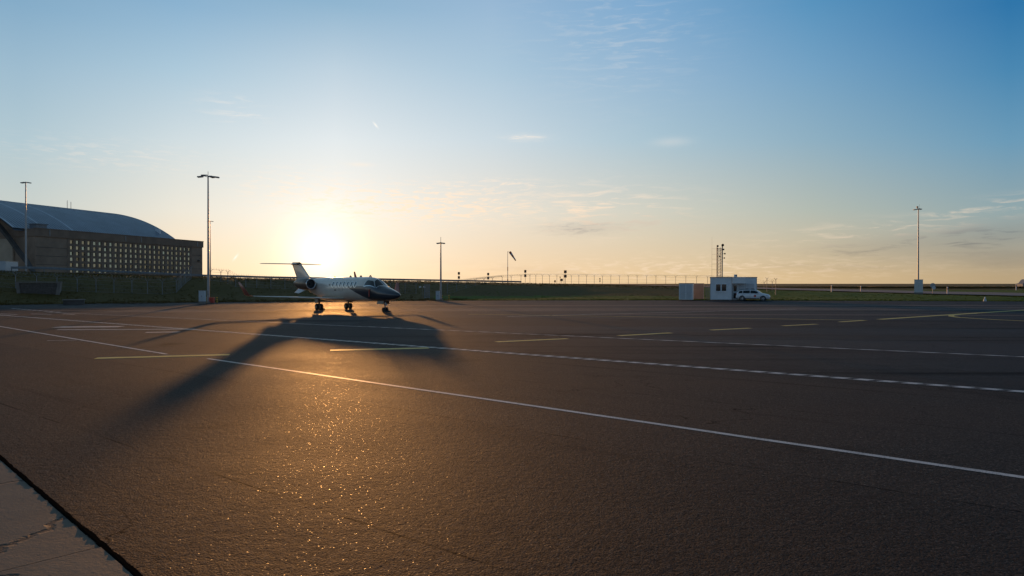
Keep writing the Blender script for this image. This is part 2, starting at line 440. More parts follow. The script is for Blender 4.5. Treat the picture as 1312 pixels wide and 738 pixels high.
# tar joint, rough and raised, along the slab edge
mb = MB(); nn_ = 520; rows = [(-.006,.021),(.0,.024),(.015,.023),(.03,.016),(.05,.007),(.075,-.002)]
vs = []
for i in range(nn_+1):
    p = p0+dS*(tot*i/nn_)
    for j, (o, z) in enumerate(rows):
        jit = mnoise.noise(Vector((i*.31, j*3.1, 0)))*.010+mnoise.noise(Vector((i*.06, j*2.1, 9)))*.012
        zz = z*(1+.65*mnoise.noise(Vector((i*.23, j*1.7, 4)))+.5*mnoise.noise(Vector((i*.9, j, 8)))) if 0 < j < 5 else z
        if j == 0: jit = 0
        v = p-nS*(o+jit); vs.append((v.x, v.y, max(zz, -.01)))
w = len(rows)
mb.add(vs, [(i*w+j, i*w+j+1, (i+1)*w+j+1, (i+1)*w+j) for i in range(nn_) for j in range(w-1)], 0, True)
M['tar'] = mat('black_tar_joint', (.007,.0065,.006), 1.0, spec=.0)
mb.build('tar_joint', M['tar'], kind='structure')

# ---- pale road past the grass, on its low bank
near = [(668,150),(740,158),(870,160),(1000,144),(1100,137),(1200,114),(1312,97),(1500,80.5)]
far = [(668,170),(740,192),(870,212),(1000,190),(1100,187),(1200,150),(1312,127),(1500,105)]
mb = MB()
def road_fn(u, v):
    i = u*(len(near)-1); a = int(min(i, len(near)-2)); t = i-a
    px = near[a][0]*(1-t)+near[a+1][0]*t
    Dn = lerp_tab(near, px); Df = lerp_tab(far, px); D = Dn+(Df-Dn)*v
    return ((px-CX)/F*D, D, tz(px, D)+.16)
mb.grid(road_fn, 56, 6)
mb.build('perimeter_road', M['road'], kind='structure')

# ---- crop field out to the horizon on the right
mb = MB()
def crop_fn(u, v):
    px = 520+1700*u; D0 = 260
    D = [260, 260.01, 263, 275][int(v*3+.01)] if v < .301 else 275+((v-.3)/.7)**3*5500
    X = (px-CX)/F*D
    z = .50 if v < .05 else 1.2+.10*mnoise.noise(Vector((X*.15, D*.04, 2)))+.07*mnoise.noise(Vector((X*.9, D*.2, 2)))
    return (X, D, z)
mb.grid(crop_fn, 420, 30)
mb.build('crop_field', M['crop'], kind='stuff', label='dry brown crop field reaching the horizon on the right', cat='crop')

# ---- grass tufts along the turf edge and over the near bank
mb = MB()
def tuft(X, Y, z, h, n, mi):
    for _ in range(n):
        a = random.uniform(0, 6.28); ln = h*random.uniform(.5, 1); w = .02+.02*random.random()
        ox, oy = random.gauss(0, .10), random.gauss(0, .10)
        dx, dy = math.cos(a), math.sin(a)
        lean = random.uniform(.1, .6)*ln
        mb.add([(X+ox-dy*w, Y+oy+dx*w, z-.02), (X+ox+dy*w, Y+oy-dx*w, z-.02), (X+ox+dx*lean, Y+oy+dy*lean, z+ln)], [(0,1,2)], mi)
for _ in range(5200):
    px = random.uniform(-60, 1380); e = lerp_tab(EDGE, px)
    Y = e+random.expovariate(1/3.) if random.random() < .55 else e+random.uniform(0, 26)
    X = (px-CX)/F*Y; z = tz(px, Y)
    tuft(X, Y, z, random.uniform(.08, .30) if px < 560 else random.uniform(.05, .15), 7, 1 if px < 560 else 0)
mb.build('grass_tufts', [M['grass'], M['grass_dark']], kind='stuff', label='uneven grass tufts along the edge of the apron and bank', cat='grass')
mb = MB()
for _ in range(4200):
    px = random.uniform(-60, 880); d = lerp_tab(DC, px)*random.uniform(.93, 1.06)-3
    X = (px-CX)/F*d; z = tz(px, d)
    tuft(X, d, z, random.uniform(.08, .32), 6, 0)
mb.build('crest_grass', M['grass_dark'], kind='stuff', label='ragged grass along the crest of the bank', cat='grass')
# ---- low weeds and soil lumps on the bank foot
mb = MB()
for (px, py, n) in ((585,384.4,60),(560,384.5,20),(200,389,30),(150,389.6,20),(870,383.5,12)):
    for _ in range(n):
        p = gd(px+random.gauss(0, 8), py, .03); r = random.uniform(.1, .32)
        for _ in range(22):
            a = random.uniform(0, 6.28); b_ = random.uniform(0, 1.4); q = Vector((math.cos(a)*math.cos(b_), math.sin(a)*math.cos(b_), math.sin(b_)*1.1))*r*random.uniform(.5, 1.1)
            t = Vector((random.uniform(-1,1), random.uniform(-1,1), random.uniform(-1,1)))*.06; s_ = Vector((random.uniform(-1,1), random.uniform(-1,1), random.uniform(-1,1)))*.06
            c_ = p+Vector((0,.8,0))+q
            mb.add([c_, c_+t, c_+s_], [(0,1,2)])
mb.build('low_weeds', M['grass_dark'], kind='stuff', label='dark low weeds growing at the foot of the grass bank', cat='weeds')

# ------------------------------------------------------------------ hangar
hu = Vector((.296,.955,0)).normalized(); hv = Vector((-hu.y, hu.x, 0)); HA = Vector((-87.2,125,0))
def hp(s, w, z): return HA+hu*s+hv*w+Vector((0,0,z))
hang = empty('hangar', HA+Vector((0,0,3.6)), 0, 'concrete hangar with grey barrel roof and a wall of small windows', 'hangar')
hloc = -hang.location
HM = Matrix.Translation(hloc)
def hbox(mb, s0, s1, w0, w1, z0, z1, mi=0):
    vs = [hp(s, w, z) for z in (z0, z1) for (s, w) in ((s0, w0), (s1, w0), (s1, w1), (s0, w1))]
    mb.add(vs, [(0,1,2,3),(4,7,6,5),(0,4,5,1),(1,5,6,2),(2,6,7,3),(3,7,4,0)], mi, False, HM)
ZB = 2.6; L = 41.9; ZT = 12.4
M['hwall'] = mat('banded_concrete_wall', (.34,.235,.165), .85, 0, .2, .5, .2, 6)
M['hwall2'] = mat('precast_panel', (.28,.19,.135), .85, 0, .2, .6, .2, 6)
M['hroof'] = mat('zinc_vault_sheet', (.22,.26,.31), .42, .35, .2, .25)
M['hpane'] = mat('sky_toned_window_glass', (.44,.45,.35), .13, .88, .16, .8, spec=.9)  # brightness of the sky seen through the panes is put into this pale metallic colour
M['hdoor'] = mat('pale_hangar_door', (.50,.39,.28), .8, 0, .15, .5)
ws0, ws1 = 6.6, 38.2
wz0, wz1 = 4.25, 10.9
mb = MB()
hbox(mb, 0, ws0, 0, .4, ZB, wz1+.1); hbox(mb, ws1, L, 0, .4, ZB, wz1+.1)
hbox(mb, 0, .4, .4, 60, ZB, 12.1); hbox(mb, L-.4, L, .4, 9, ZB, 12.1)
hbox(mb, ws0, ws1, 0, .4, ZB, wz0)
hbox(mb, .4, L-.4, 4.1, 4.5, ZB, 12.1)
mb.build('wall', M['hwall'], hang, fix=True)
mb = MB()
for z in (4.2, 5.8, 7.4, 9.0):   # proud panel joints
    for (q0, q1) in ((.05, ws0-.05), (ws1+.05, L-.05)):
        mb = MB(); hbox(mb, q0, q1, -.03, 0, z, z+.07); mb.build('panel_joint', M['concrete_dark'], hang)
mb = MB(); hbox(mb, -.15, L+.15, -.2, .5, wz1+.1, ZT); hbox(mb, -.15, .5, .5, 60, 11.0, ZT); hbox(mb, L-.5, L+.15, .5, 9, 11.0, ZT)
hbox(mb, -.2, L+.2, -.26, .3, ZT, ZT+.14)
mb.build('parapet', M['hwall2'], hang)
mb = MB(); hbox(mb, .4, L-.4, .4, 4, 11.9, 12.1); mb.build('flat_roof', M['concrete_dark'], hang)
# window grille
NC, NR = 25, 6
pw = (ws1-ws0)/NC; ph = (wz1-wz0)/NR
mb = MB()
for i in range(NC+1):
    s = ws0+i*pw; hbox(mb, s-.30, s+.30, -.05, .28, wz0, wz1+.09)
for j in range(NR+1):
    z = wz0+j*ph; hbox(mb, ws0, ws1, -.02, .22, z-.24, z+.24)
mb.build('window_grille', M['hwall2'], hang)
rest = MB(); cnt = 0
backw = MB(); hbox(backw, ws0, ws1, .9, 1.0, ZB, 11); backw.build('inner_wall', M['concrete_dark'], hang)
for i in range(NC):
    for j in range(NR):
        s0 = ws0+i*pw+.30; s1 = ws0+(i+1)*pw-.30; z0 = wz0+j*ph+.2; z1 = wz0+(j+1)*ph-.2
        t = random.uniform(-.02, .035); t2 = random.uniform(-.02, .02)
        one = MB() if cnt < 100 else rest
        vs = [hp(s0, .11+t, z0), hp(s1, .11-t, z0), hp(s1, .11-t+t2, z1), hp(s0, .11+t+t2, z1)]
        one.prism(vs, hv*.03, 0, HM)
        if cnt < 100: one.build('window', M['hpane'], hang)
        cnt += 1
rest.build('window', M['hpane'], hang, kind='stuff')
# vault
Rv = 44.6; wc = 27.0; zc = 19.7-Rv
def vault_pt(s, w, off=0):
    d = w-wc; z = zc+math.sqrt((Rv+off)**2-d*d); return hp(s, w, z)
mb = MB()
mb.grid(lambda u, v: vault_pt(-2+(36.8+2)*u, 2.6+48.8*v), 60, 48, 0, True, HM)
mb.grid(lambda u, v: vault_pt(-2+(36.8+2)*u, 2.6+48.8*v, -.35), 2, 48, 0, True, HM)
mb.build('roof', M['hroof'], hang)
mb = MB()
s = -2.0
while s < 36.9:
    big = abs(((s+2) % 6.1)) < .4
    hh = .06 if big else .04; ww = .22 if big else .05
    mb.grid(lambda u, v: vault_pt(s-ww+2*ww*u, 2.6+48.8*v, hh), 1, 40, 0, True, HM)
    for q in (-ww, ww):
        mb.grid(lambda u, v: vault_pt(s+q, 2.6+48.8*v, hh*u-.01), 1, 40, 0, True, HM)
    s += .61
M['hseam'] = mat('zinc_seam', (.50,.55,.60), .45, .2, .15, .4)
mb.build('roof_seam', M['hseam'], hang)
# gable walls under the vault
for sg, nm in ((36.6, 'gable_wall'), (.8, 'gable_wall')):
    mb = MB(); vs = []; n = 40
    for i in range(n+1):
        w = 2.7+48.6*i/n; vs += [hp(sg, w, 3), vault_pt(sg, w, -.4)]
    mb.add(vs, [(2*i, 2*i+2, 2*i+3, 2*i+1) for i in range(n)], 0, False, HM)
    vs = [v+hu*.3 for v in vs]
    mb.add(vs, [(2*i, 2*i+1, 2*i+3, 2*i+2) for i in range(n)], 0, False, HM)
    mb.build(nm, M['hwall'], hang)
mb = MB()
def rib(s, wA, wB, zA, hgt, wid):   # arch rib running down to a buttress
    pts = []
    for i in range(25):
        t = i/24; w = wA+(wB-wA)*t
        pts.append((w, zA(t)))
    vs = []
    for w, z in pts: vs += [hp(s, w, z), hp(s+wid, w, z), hp(s+wid, w-.25, z-hgt), hp(s, w-.25, z-hgt)]
    fs = []
    for i in range(24):
        for j in range(4): fs.append((i*4+j, i*4+(j+1) % 4, (i+1)*4+(j+1) % 4, (i+1)*4+j))
    fs += [(0,1,2,3), tuple(96+q for q in (3,2,1,0))]
    mb.add(vs, fs, 0, False, HM)
rib(-1.8, -1.4, 14.0, lambda t: lerp_tab([(-1.4,4.5),(.5,6.9),(2,8.3),(4.9,11.3),(7,13.2),(10,15.4),(14,17.2)], -1.4+15.4*t), .95, .8)
mb.build('arch_rib', M['concrete_dark'], hang, fix=True)
mb = MB(); hbox(mb, 1.2, 3.2, 1.2, 3.0, 12.1, 13.3); hbox(mb, 1.0, 3.4, 1.0, 3.2, 13.3, 13.45)
mb.build('roof_vent', M['galv_dark'], hang)
mb = MB(); hbox(mb, 33.9, 34.3, 5.0, 6.2, 12.3, 15.0); mb.build('roof_hatch', M['white'], hang)
for s in (2.6, 19.5, 23.5, 40):
    mb = MB(); hbox(mb, s-.06, s+.06, -.3, -.205, wz1+.3, ZT-.1); mb.build('downpipe', M['galv'], hang)
for z in (7.6,):
    mb = MB(); hbox(mb, L-1.6, L-1.0, -.25, -.03, z, z+.35); mb.build('wall_lamp', M['black'], hang)
mb = MB(); hbox(mb, -.35, -.06, 5.2, 30, 3, 10.6); mb.build('sliding_door', M['hdoor'], hang)
for i in range(2):
    mb = MB(); mb.tube([hp(23+.9*i, 20, 19), hp(23+.9*i, 20, 20.9-.2*i)], .05, 6, 0, True, HM); mb.build('antenna', M['galv_dark'], hang)

# pale container at the far left top of the bank
c_ = at(3, 352.5, 101)
ct = empty('storage_container', c_, .15, 'pale grey container on top of the bank at the left edge', 'container')
mb = MB(); mb.box((0,0,1.0), (2.6,3.2,2.0)); mb.build('body', M['cabinet'], ct)
mb = MB()
for i in range(7): mb.box((-1.2+.4*i, -1.62, 1.0), (.08,.035,1.9))
mb.build('rib', M['cabinet'], ct)
mb = MB(); mb.box((0,0,2.03), (2.7,3.3,.06)); mb.build('roof', M['galv'], ct)

# ------------------------------------------------------------------ guard rail along the bank top
GR = [(14,100),(60,103),(150,111),(262,121),(350,128),(450,136),(560,144),(668,150)]
def rail_y(px): return lerp_tab([(14,342.8),(60,343.5),(150,348),(262,353.0),(350,355.3),(450,356.9),(560,359),(668,361)], px)
gr = empty('guard_rail', (0,0,0), 0, 'long metal guard rail on posts along the top of the grass bank', 'guard rail')
mb = MB(); pts = []
for i in range(60):
    px = 14+654*i/59; pts.append(at(px, rail_y(px), lerp_tab(GR, px)))
# steel channel: two stacked tubes and a plate give the folded profile
for dz, r in ((.12,.06), (-.12,.06)): mb.tube([p+Vector((0,0,dz)) for p in pts], r, 6)
mb.tube(pts, .09, 4)
mb.build('rail', M['galv'], gr)
sdist = 0; prev = pts[0]; nextp = 0
for p in pts[1:]:
    seg = (p-prev).length
    while nextp <= sdist+seg:
        q = prev.lerp(p, (nextp-sdist)/seg); zt = tzx(q.x, q.y)
        mb = MB(); mb.box((q.x, q.y+.12, (q.z+.1+zt-.3)/2), (.10,.08,q.z+.1-zt+.3)); mb.build('post', M['galv_dark'], gr)
        nextp += 4.0
    sdist += seg; prev = p

# ------------------------------------------------------------------ fences
def fence(name, posts, label, ytop=True, sag=0, netting=True, coil=True):
    # posts: list of (x, y, zbase, ztop)
    root = empty(name, (0,0,0), 0, label, 'fence')
    tops = []
    for (x, y, zb, zt) in posts:
        mb = MB(); mb.tube([(x, y, zb-.3), (x, y, zt-.35)], .045, 6)
        if ytop:
            mb.tube([(x, y, zt-.37), (x-.28, y-.08, zt)], .03, 5); mb.tube([(x, y, zt-.37), (x+.28, y+.08, zt)], .03, 5)
        mb.build('post', M['galv_dark'], root)
    mb = MB()
    for fz, r in ((.05,.012),(.35,.010),(.65,.010),(.98,.016)):
        mb.tube([(x, y, zb+(zt-.4-zb)*fz) for (x, y, zb, zt) in posts], r, 3, cap=False)
    mb.build('tension_wire', M['galv_dark'], root)
    if netting:
        mb = MB()
        for (a, b_) in zip(posts, posts[1:]):
            L_ = math.hypot(b_[0]-a[0], b_[1]-a[1]); n = max(2, int(L_/.16))
            for i in range(n):
                for sgn in (1, -1):
                    t0 = i/n; hh = (a[3]-.4-a[2]); t1 = t0+sgn*hh/L_
                    f0, f1 = 0., 1.
                    if t1 > 1: f1 = (1-t0)/(t1-t0); t1 = 1
                    if t1 < 0: f1 = (0-t0)/(t1-t0); t1 = 0
                    g = lambda t, f: Vector((a[0]+(b_[0]-a[0])*t, a[1]+(b_[1]-a[1])*t, (a[2]+(b_[2]-a[2])*t)+hh*f))
                    p, q = g(t0, 0), g(t1, f1); w = Vector((.0035,0,.0035))
                    mb.add([p-w, p+w, q+w, q-w], [(0,1,2,3)])
        mb.build('netting', M['galv_dark'], root)
    if ytop:
        mb = MB()
        for (a, b_) in zip(posts, posts[1:]):   # razor coil resting on the Y arms
            A_ = Vector((a[0], a[1], a[3]+.05)); B_ = Vector((b_[0], b_[1], b_[3]+.05)); L_ = (B_-A_).length
            if L_ > 30: continue
            for sx in (-.27, .27):
                mb.tube([A_+Vector((sx,0,-.06)), B_+Vector((sx,0,-.06))], .007, 3, cap=False)
            if not coil: continue
            n = max(16, int(L_/.32)*8); cp = []
            for i in range(n+1):
                t = i/n; an = i*2*math.pi/8
                cp.append(A_.lerp(B_, t)+Vector((0, math.cos(an)*.2, math.sin(an)*.24-.05)))
            mb.tube(cp, .009, 3, cap=False)
        mb.build('razor_wire', M['galv_dark'], root)
    return root
def posts_from(tab, D):
    out = []
    for px, yt, yb in tab:
        d = D(px) if callable(D) else D
        t = at(px, yt, d); b_ = at(px, yb, d); out.append((t.x, d, b_.z, t.z))
    return out
lowf = [(-6,364.5,383),(20,364.7,382.6),(47,364.8,382.4),(73,364.9,382.2),(99,365,382),(123,365,382),(146,365,382),(169,365,381.6),(189,365,381.4),(208,365,381),(226,364,380),(232,362.5,378.6),(238,361,377),(245,359.6,375)]
fD = lambda px: lerp_tab([(0,84),(208,91),(226,93),(245,104)], px)
P = []
for px, yt, yb in lowf:
    d = fD(px); X = (px-CX)/F*d; zb = tz(px, d); P.append((X, d, zb, max(zb+2.0, at(px, yt, d).z)))
fence('chain_link_fence', P, 'low chain link fence in front of the bank below the hangar')
midf = [(270,360,377),(283,361,376.5),(292,360.5,378),(302,360.5,378),(315,360.5,378),(329,360.5,378),(347,361,378),(365,361,378),(383,361,378),(402,361.5,378),(420,361.5,378),(440,361.5,378),(460,362,378),(480,362,378),(500,362,378),(519,362,378),(533,363,378)]
P = []
for px, yt, yb in midf:
    d = lerp_tab([(270,104),(400,106),(533,108)], px); X = (px-CX)/F*d; zb = tz(px, d); P.append((X, d, zb, max(zb+1.8, at(px, yt, d).z)))
fence('chain_link_fence', P, 'chain link fence crossing the bank behind the parked jet')
farf = [573,585,597,609,620,631,643.5,655,667.5,679,686.5,695,704,713.5,722.5,732,741.6,751.5,761.4,772,782.6,793.7,805,816.3,828.5,840.4,853,865.7,878.7,892.5,906.5,921,936,951,966]
P = []
for px in farf:
    d = lerp_tab([(573,110),(610,128),(643,150),(700,168),(800,185),(906,165),(966,152)], px)
    yt = lerp_tab([(573,361.5),(585,360),(609,357),(643,353.6),(679,351.6),(741,351.8),(906,353.5),(966,356)], px)
    X = (px-CX)/F*d; zb = tz(px, d); P.append((X, d, zb, at(px, yt, d).z))
fence('perimeter_fence', P, 'tall security fence with razor wire running along the crest to the white cabin', netting=False)
P = []
for px, yt, d in ((966,356.5,150),(979,360.4,150),(982.6,355.6,128),(989.4,359.2,140),(994,356.2,118)):
    X = (px-CX)/F*d; zb = tz(px, d); P.append((X, d, zb, at(px, yt, d).z))
fence('perimeter_fence', P, 'short corner of razor wire fence to the right of the white cabin', netting=False, coil=False)
# lattice gate leaf on the bank right of the jet
gp = at(547, 381, 101); gz = tzx(gp.x, gp.y)
gt = empty('fence_gate', (gp.x, gp.y, gz), 1.25, 'narrow mesh gate leaf standing on the bank beside the jet nose', 'gate')
mb = MB()
for x in (-.9, .9): mb.box((x,0,1.0), (.07,.07,2.1))
for z in (.1, 1.0, 2.0): mb.box((0,.002,z), (1.8,.05,.06))
mb.build('frame', M['galv_dark'], gt)
mb = MB()
for i in range(17): mb.box((-.85+.106*i,.0,1.05), (.02,.02,1.9))
mb.build('bars', M['galv_dark'], gt)

lp = at(541, 368, 103); lz = tzx(lp.x, 103)
lf = empty('perimeter_lamp', (lp.x, 103, lz), 0, 'small pair of white lamp heads on a thin post left of the mesh gate leaf', 'lamp')
hh_ = lp.z-lz
mb = MB(); mb.tube([(0,0,0),(0,0,hh_)], .03, 6); mb.tube([(-.32,0,hh_-.02),(.32,0,hh_-.02)], .02, 5); mb.build('post', M['galv_dark'], lf)
for x in (-.32, .32):
    mb = MB(); mb.box((x,-.04,hh_+.04), (.30,.16,.17), rot=Matrix.Rotation(.3 if x > 0 else -.3, 3, 'Y')); mb.build('lamp_head', M['white'], lf)

# ------------------------------------------------------------------ culvert, outlet, soil
cb = at(50, 383, 84)
zc0 = tzx(cb.x, 83)
cv = empty('culvert_headwall', (cb.x, 83.9, zc0), R(28), 'trapezoid stone headwall set in the bank below the hangar', 'headwall')
mb = MB(); mb.prism([(-1.7,0,-.3),(1.7,0,-.3),(1.95,0,1.5),(-1.95,0,1.5)], (0,1.8,0)); mb.build('wall', M['brick'], cv, fix=True)
mb = MB()
mb.prism([(-2.1,-.12,-.3),(-1.72,-.12,-.3),(-1.97,-.12,1.55),(-2.3,-.12,1.55)], (0,1.95,0)); mb.prism([(1.72,-.12,-.3),(2.1,-.12,-.3),(2.3,-.12,1.55),(1.97,-.12,1.55)], (0,1.95,0))
mb.box((0,.5,1.6), (4.7,1.3,.12)); mb.build('coping', M['concrete'], cv, fix=True)
mb = MB()
for i in range(6): mb.box((0,-.012,.05+.25*i), (3.4+.06*i,.025,.03))
mb.build('stone_course', M['concrete_dark'], cv)
dp = gd(87, 390.3, .05)
dr = empty('drain_box', (dp.x, dp.y+1, .03), R(28), 'low concrete drain box at the edge of the apron, far left', 'drain')
mb = MB(); mb.box((0,0,.22), (1.9,.9,.5)); mb.build('box', M['concrete_dark'], dr)
mb = MB(); mb.box((0,0,.52), (2.1,1.1,.1)); mb.build('lid', M['concrete'], dr)
mb = MB()
for i in range(26):
    p = gd(random.gauss(165, 14), 389.3, .03); r = random.uniform(.05, .2)
    vs = []
    for (a, b_, c0) in ((1,0,0),(-1,0,0),(0,1,0),(0,-1,0),(0,0,1),(0,0,-.3)):
        vs.append(p+Vector((a, b_, c0))*r*random.uniform(.6, 1.2)+Vector((0,1.2,0)))
    mb.add(vs, [(0,2,4),(2,1,4),(1,3,4),(3,0,4),(2,0,5),(1,2,5),(3,1,5),(0,3,5)])
mb.build('soil_heap', M['dirt'], label='scattered dry soil lumps at the foot of the bank', kind='stuff', cat='soil')

# ------------------------------------------------------------------ light masts
def mast(h, heads, name='light_mast', r0=.15, r1=.075):
    root = empty(name, (0,0,0), 0, '', 'light mast')
    mb = MB(); mb.box((0,0,.12), (.6,.6,.26)); mb.build('base', M['concrete'], root)
    mb = MB(); mb.tube([(0,0,.2),(0,0,h*.5),(0,0,h)], [r0, (r0+r1)/2, r1], 12); mb.build('shaft', M['galv'], root)
    mb = MB(); mb.box((.0,-r0-.01,1.2), (.12,.04,.5)); mb.build('service_door', M['galv_dark'], root)
    if heads:
        for (an, ln, dz) in heads:
            dx, dy = math.cos(an), math.sin(an)
            mb = MB(); mb.tube([(0,0,h-.15+dz), (dx*ln*.6, dy*ln*.6, h-.05+dz), (dx*ln, dy*ln, h-.08+dz)], .035, 6)
            arm = mb.build('arm', M['galv_dark'], root)
            mb = MB(); rot = Matrix.Rotation(an, 3, 'Z') @ Matrix.Rotation(.12, 3, 'Y')
            mb.box((dx*(ln+.15), dy*(ln+.15), h-.13+dz), (.62,.42,.12), rot=rot)
            ld = mb.build('lamp_head', M['galv_dark'], arm)
            mb = MB(); mb.box((dx*(ln+.15), dy*(ln+.15), h-.205+dz), (.5,.32,.03), rot=rot); mb.build('lens', M['lampglass'], arm)
    return root
four = [(R(a), .55, 0) for a in (20, 110, 200, 290)]
specs = []
m1 = mast(14.8, [(R(10),.75,0),(R(75),.5,.1),(R(190),.7,0),(R(255),.5,.1)]+[])
mb = MB(); mb.tube([(0,0,14.7),(0,0,15.3)], .025, 6); mb.build('spike', M['galv_dark'], m1)
p = gd(267, 388.8); m1.location = (p.x, p.y, 0); m1['label'] = 'tallest light mast, four lamp heads, rising beside the right end of the hangar'
two = mast(14.6, [(R(5),.3,0),(R(175),.3,0)])
p = at(33.5, 346, 108); two.location = (p.x, 108, tzx(p.x, 108)-.1)
two['label'] = 'light mast with twin lamp heads standing in front of the hangar'
m3 = copy_tree(two); p = at(269.6, 300, 178); zt = at(269, 283, 178).z
m3.location = (p.x, 178, zt-14.6); m3['label'] = 'distant slim light mast seen just behind the tallest mast'
m4 = mast(7.9, [(R(0),.12,0),(R(180),.12,0)]); mb = MB(); mb.tube([(0,0,7.8),(0,0,8.6)], .03, 6); mb.build('spike', M['galv_dark'], m4)
p = gd(564.8, 385.2); m4.location = (p.x, p.y, .0); m4['label'] = 'pale light mast between the jet nose and the windsock'
m5 = mast(15.2, [(R(180),.42,0),(R(240),.2,.05),(R(10),.1,.1)])
mb = MB(); mb.tube([(.15,0,15.1),(.15,0,16.0)], .015, 5); mb.tube([(-.2,0,15.1),(-.2,0,15.4)], .05, 6); mb.box((-.2,0,15.5), (.22,.22,.3)); mb.build('sensor', M['galv_dark'], m5)
p = at(1179, 380, 120); m5.location = (p.x, 120.6, .3); m5['label'] = 'lone light mast on the grass at the right, beside a tall cabinet'
for m_ in (m1, two, m3, m4, m5): m_['group'] = 'light masts round the apron'

# control cabinets
def cabinet(w, d, h, plinth):
    root = empty('control_cabinet', (0,0,0), 0, '', 'cabinet')
    mb = MB(); mb.box((0,0,plinth/2), (w*1.04,d*1.04,plinth)); mb.build('plinth', M['concrete'], root)
    mb = MB(); mb.box((0,0,plinth+h/2), (w,d,h)); mb.build('housing', M['cabinet'], root)
    mb = MB(); mb.box((0,0,plinth+h+.025), (w*1.08,d*1.08,.06)); mb.build('lid', M['cabinet'], root)
    mb = MB()
    mb.box((-w*.245,-d/2-.008,plinth+h/2), (w*.47,.018,h*.94)); mb.box((w*.245,-d/2-.008,plinth+h/2), (w*.47,.018,h*.94)); mb.build('door', M['cabinet'], root)
    mb = MB(); mb.box((w*.03,-d/2-.03,plinth+h/2), (.03,.03,.16)); mb.build('handle', M['black'], root)
    return root
c1 = cabinet(.62, .5, 1.15, .28); p = gd(259.3, 389.3, .02); c1.location = (p.x, p.y, .02); c1['label'] = 'white control cabinet at the foot of the tallest light mast'
c2 = cabinet(.5, .45, 1.1, .15); p = gd(561, 385.3, .02); c2.location = (p.x, p.y, .02); c2['label'] = 'small white control cabinet beside the mast between jet and windsock'
c3 = cabinet(1.25, .9, 2.2, .72); p = at(1177, 380.4, 118.8); c3.location = (p.x, p.y, .05); c3.rotation_euler.z = -.6; c3['label'] = 'tall pale cabinet on a concrete plinth at the right hand mast'
# banded bollards
def bollard():
    root = empty('bollard', (0,0,0), 0, '', 'bollard', 'yellow and black bollards guarding the mast feet')
    mb = MB()
    mb.tube([(0,0,0),(0,0,.75)], .085, 12); mb.build('post', M['black'], root)
    for z in (.12, .36, .60):
        mb = MB(); mb.tube([(0,0,z),(0,0,z+.13)], .091, 12); mb.build('band', M['yellow'], root)
    return root
bl = bollard()
for i, (px, py, lb) in enumerate(((263.6,389.2,'yellow and black bollard between the cabinet and the tallest mast'),(278,388.8,'yellow and black bollard to the right of the red box by the tallest mast'),
                        (566.3,385.1,'yellow and black bollard touching the foot of the middle mast'),(575.5,385,'yellow and black bollard standing clear to the right of the middle mast'))):
    p = gd(px, py); place(bl, i, (p.x, p.y, 0), 0, lb)
# red fire box
p = gd(271.6, 388.8)
fb = empty('fire_box', (p.x, p.y, .02), 0, 'red extinguisher box on the ground between two striped bollards', 'fire box')
mb = MB(); mb.box((0,0,.36), (.46,.4,.56)); mb.build('housing', M['red'], fb)
mb = MB(); mb.box((-.18,0,.04), (.06,.36,.1)); mb.box((.18,0,.04), (.06,.36,.1)); mb.build('foot', M['black'], fb)
mb = MB(); mb.prism([(-.26,-.23,.64),(.26,-.23,.64),(.26,.23,.64),(-.26,.23,.64)], (0,0,.05)); mb.build('lid', M['red'], fb)

# ------------------------------------------------------------------ approach signs / obstruction boards
def board_post():
    root = empty('signal_post', (0,0,0), 0, '', 'signal', 'double signal boards beyond the bank')
    mb = MB(); mb.tube([(0,0,-3),(0,0,1.7)], .05, 6); mb.build('post', M['galv_dark'], root)
    for z in (1.35, .35):
        mb = MB(); mb.box((0,-.1,z), (.58,.12,.62)); bd = mb.build('board', M['black'], root)
        mb = MB(); mb.tube([(0,-.165,z),(0,-.26,z)], .12, 10); mb.build('lens', M['glass'], bd)
        mb = MB(); mb.prism([(-.16,-.17,z+.15),(.16,-.17,z+.15),(.14,-.34,z+.12),(-.14,-.34,z+.12)], (0,0,.02)); mb.build('hood', M['black'], bd)
    return root
bp_ = board_post()
for i, (px, py, d, sc_, lb) in enumerate(((588,357.4,165,1.0,'pair of black signal boards nearest the middle light mast'),(625.5,358,165,.95,'pair of black signal boards just left of the windsock'),
        (673,355.2,165,1.05,'pair of black signal boards just right of the windsock, highest pair'),(724.2,355.9,160,1.05,'pair of dark signal boards furthest right, widest boards'),(768.6,361,175,.55,'small dark twin signal seen among the razor wire fence posts'))):
    o = place(bp_, i, at(px, py, d), 0, lb); o.scale = (sc_*.9 if i != 3 else 1.15, sc_*.9, sc_)
def small_sign(px, py, d, w, h, lb):
    t = at(px, py, d); root = empty('small_board', t, 0, lb, 'sign')
    mb = MB(); mb.box((0,-.05,0), (w,.08,h)); mb.build('board', M['black'], root)
    mb = MB(); mb.tube([(0,0,-2.2),(0,0,h/2)], .035, 6); mb.build('post', M['galv_dark'], root)
small_sign(711, 360.4, 160, .35, .5, 'low small dark board left of the widest signal boards')
small_sign(719.5, 358.6, 162, .6, .55, 'dark square board touching the widest signal boards')
small_sign(717.6, 355.2, 164, .22, .3, 'tiny dark board on a thin post above the square board')

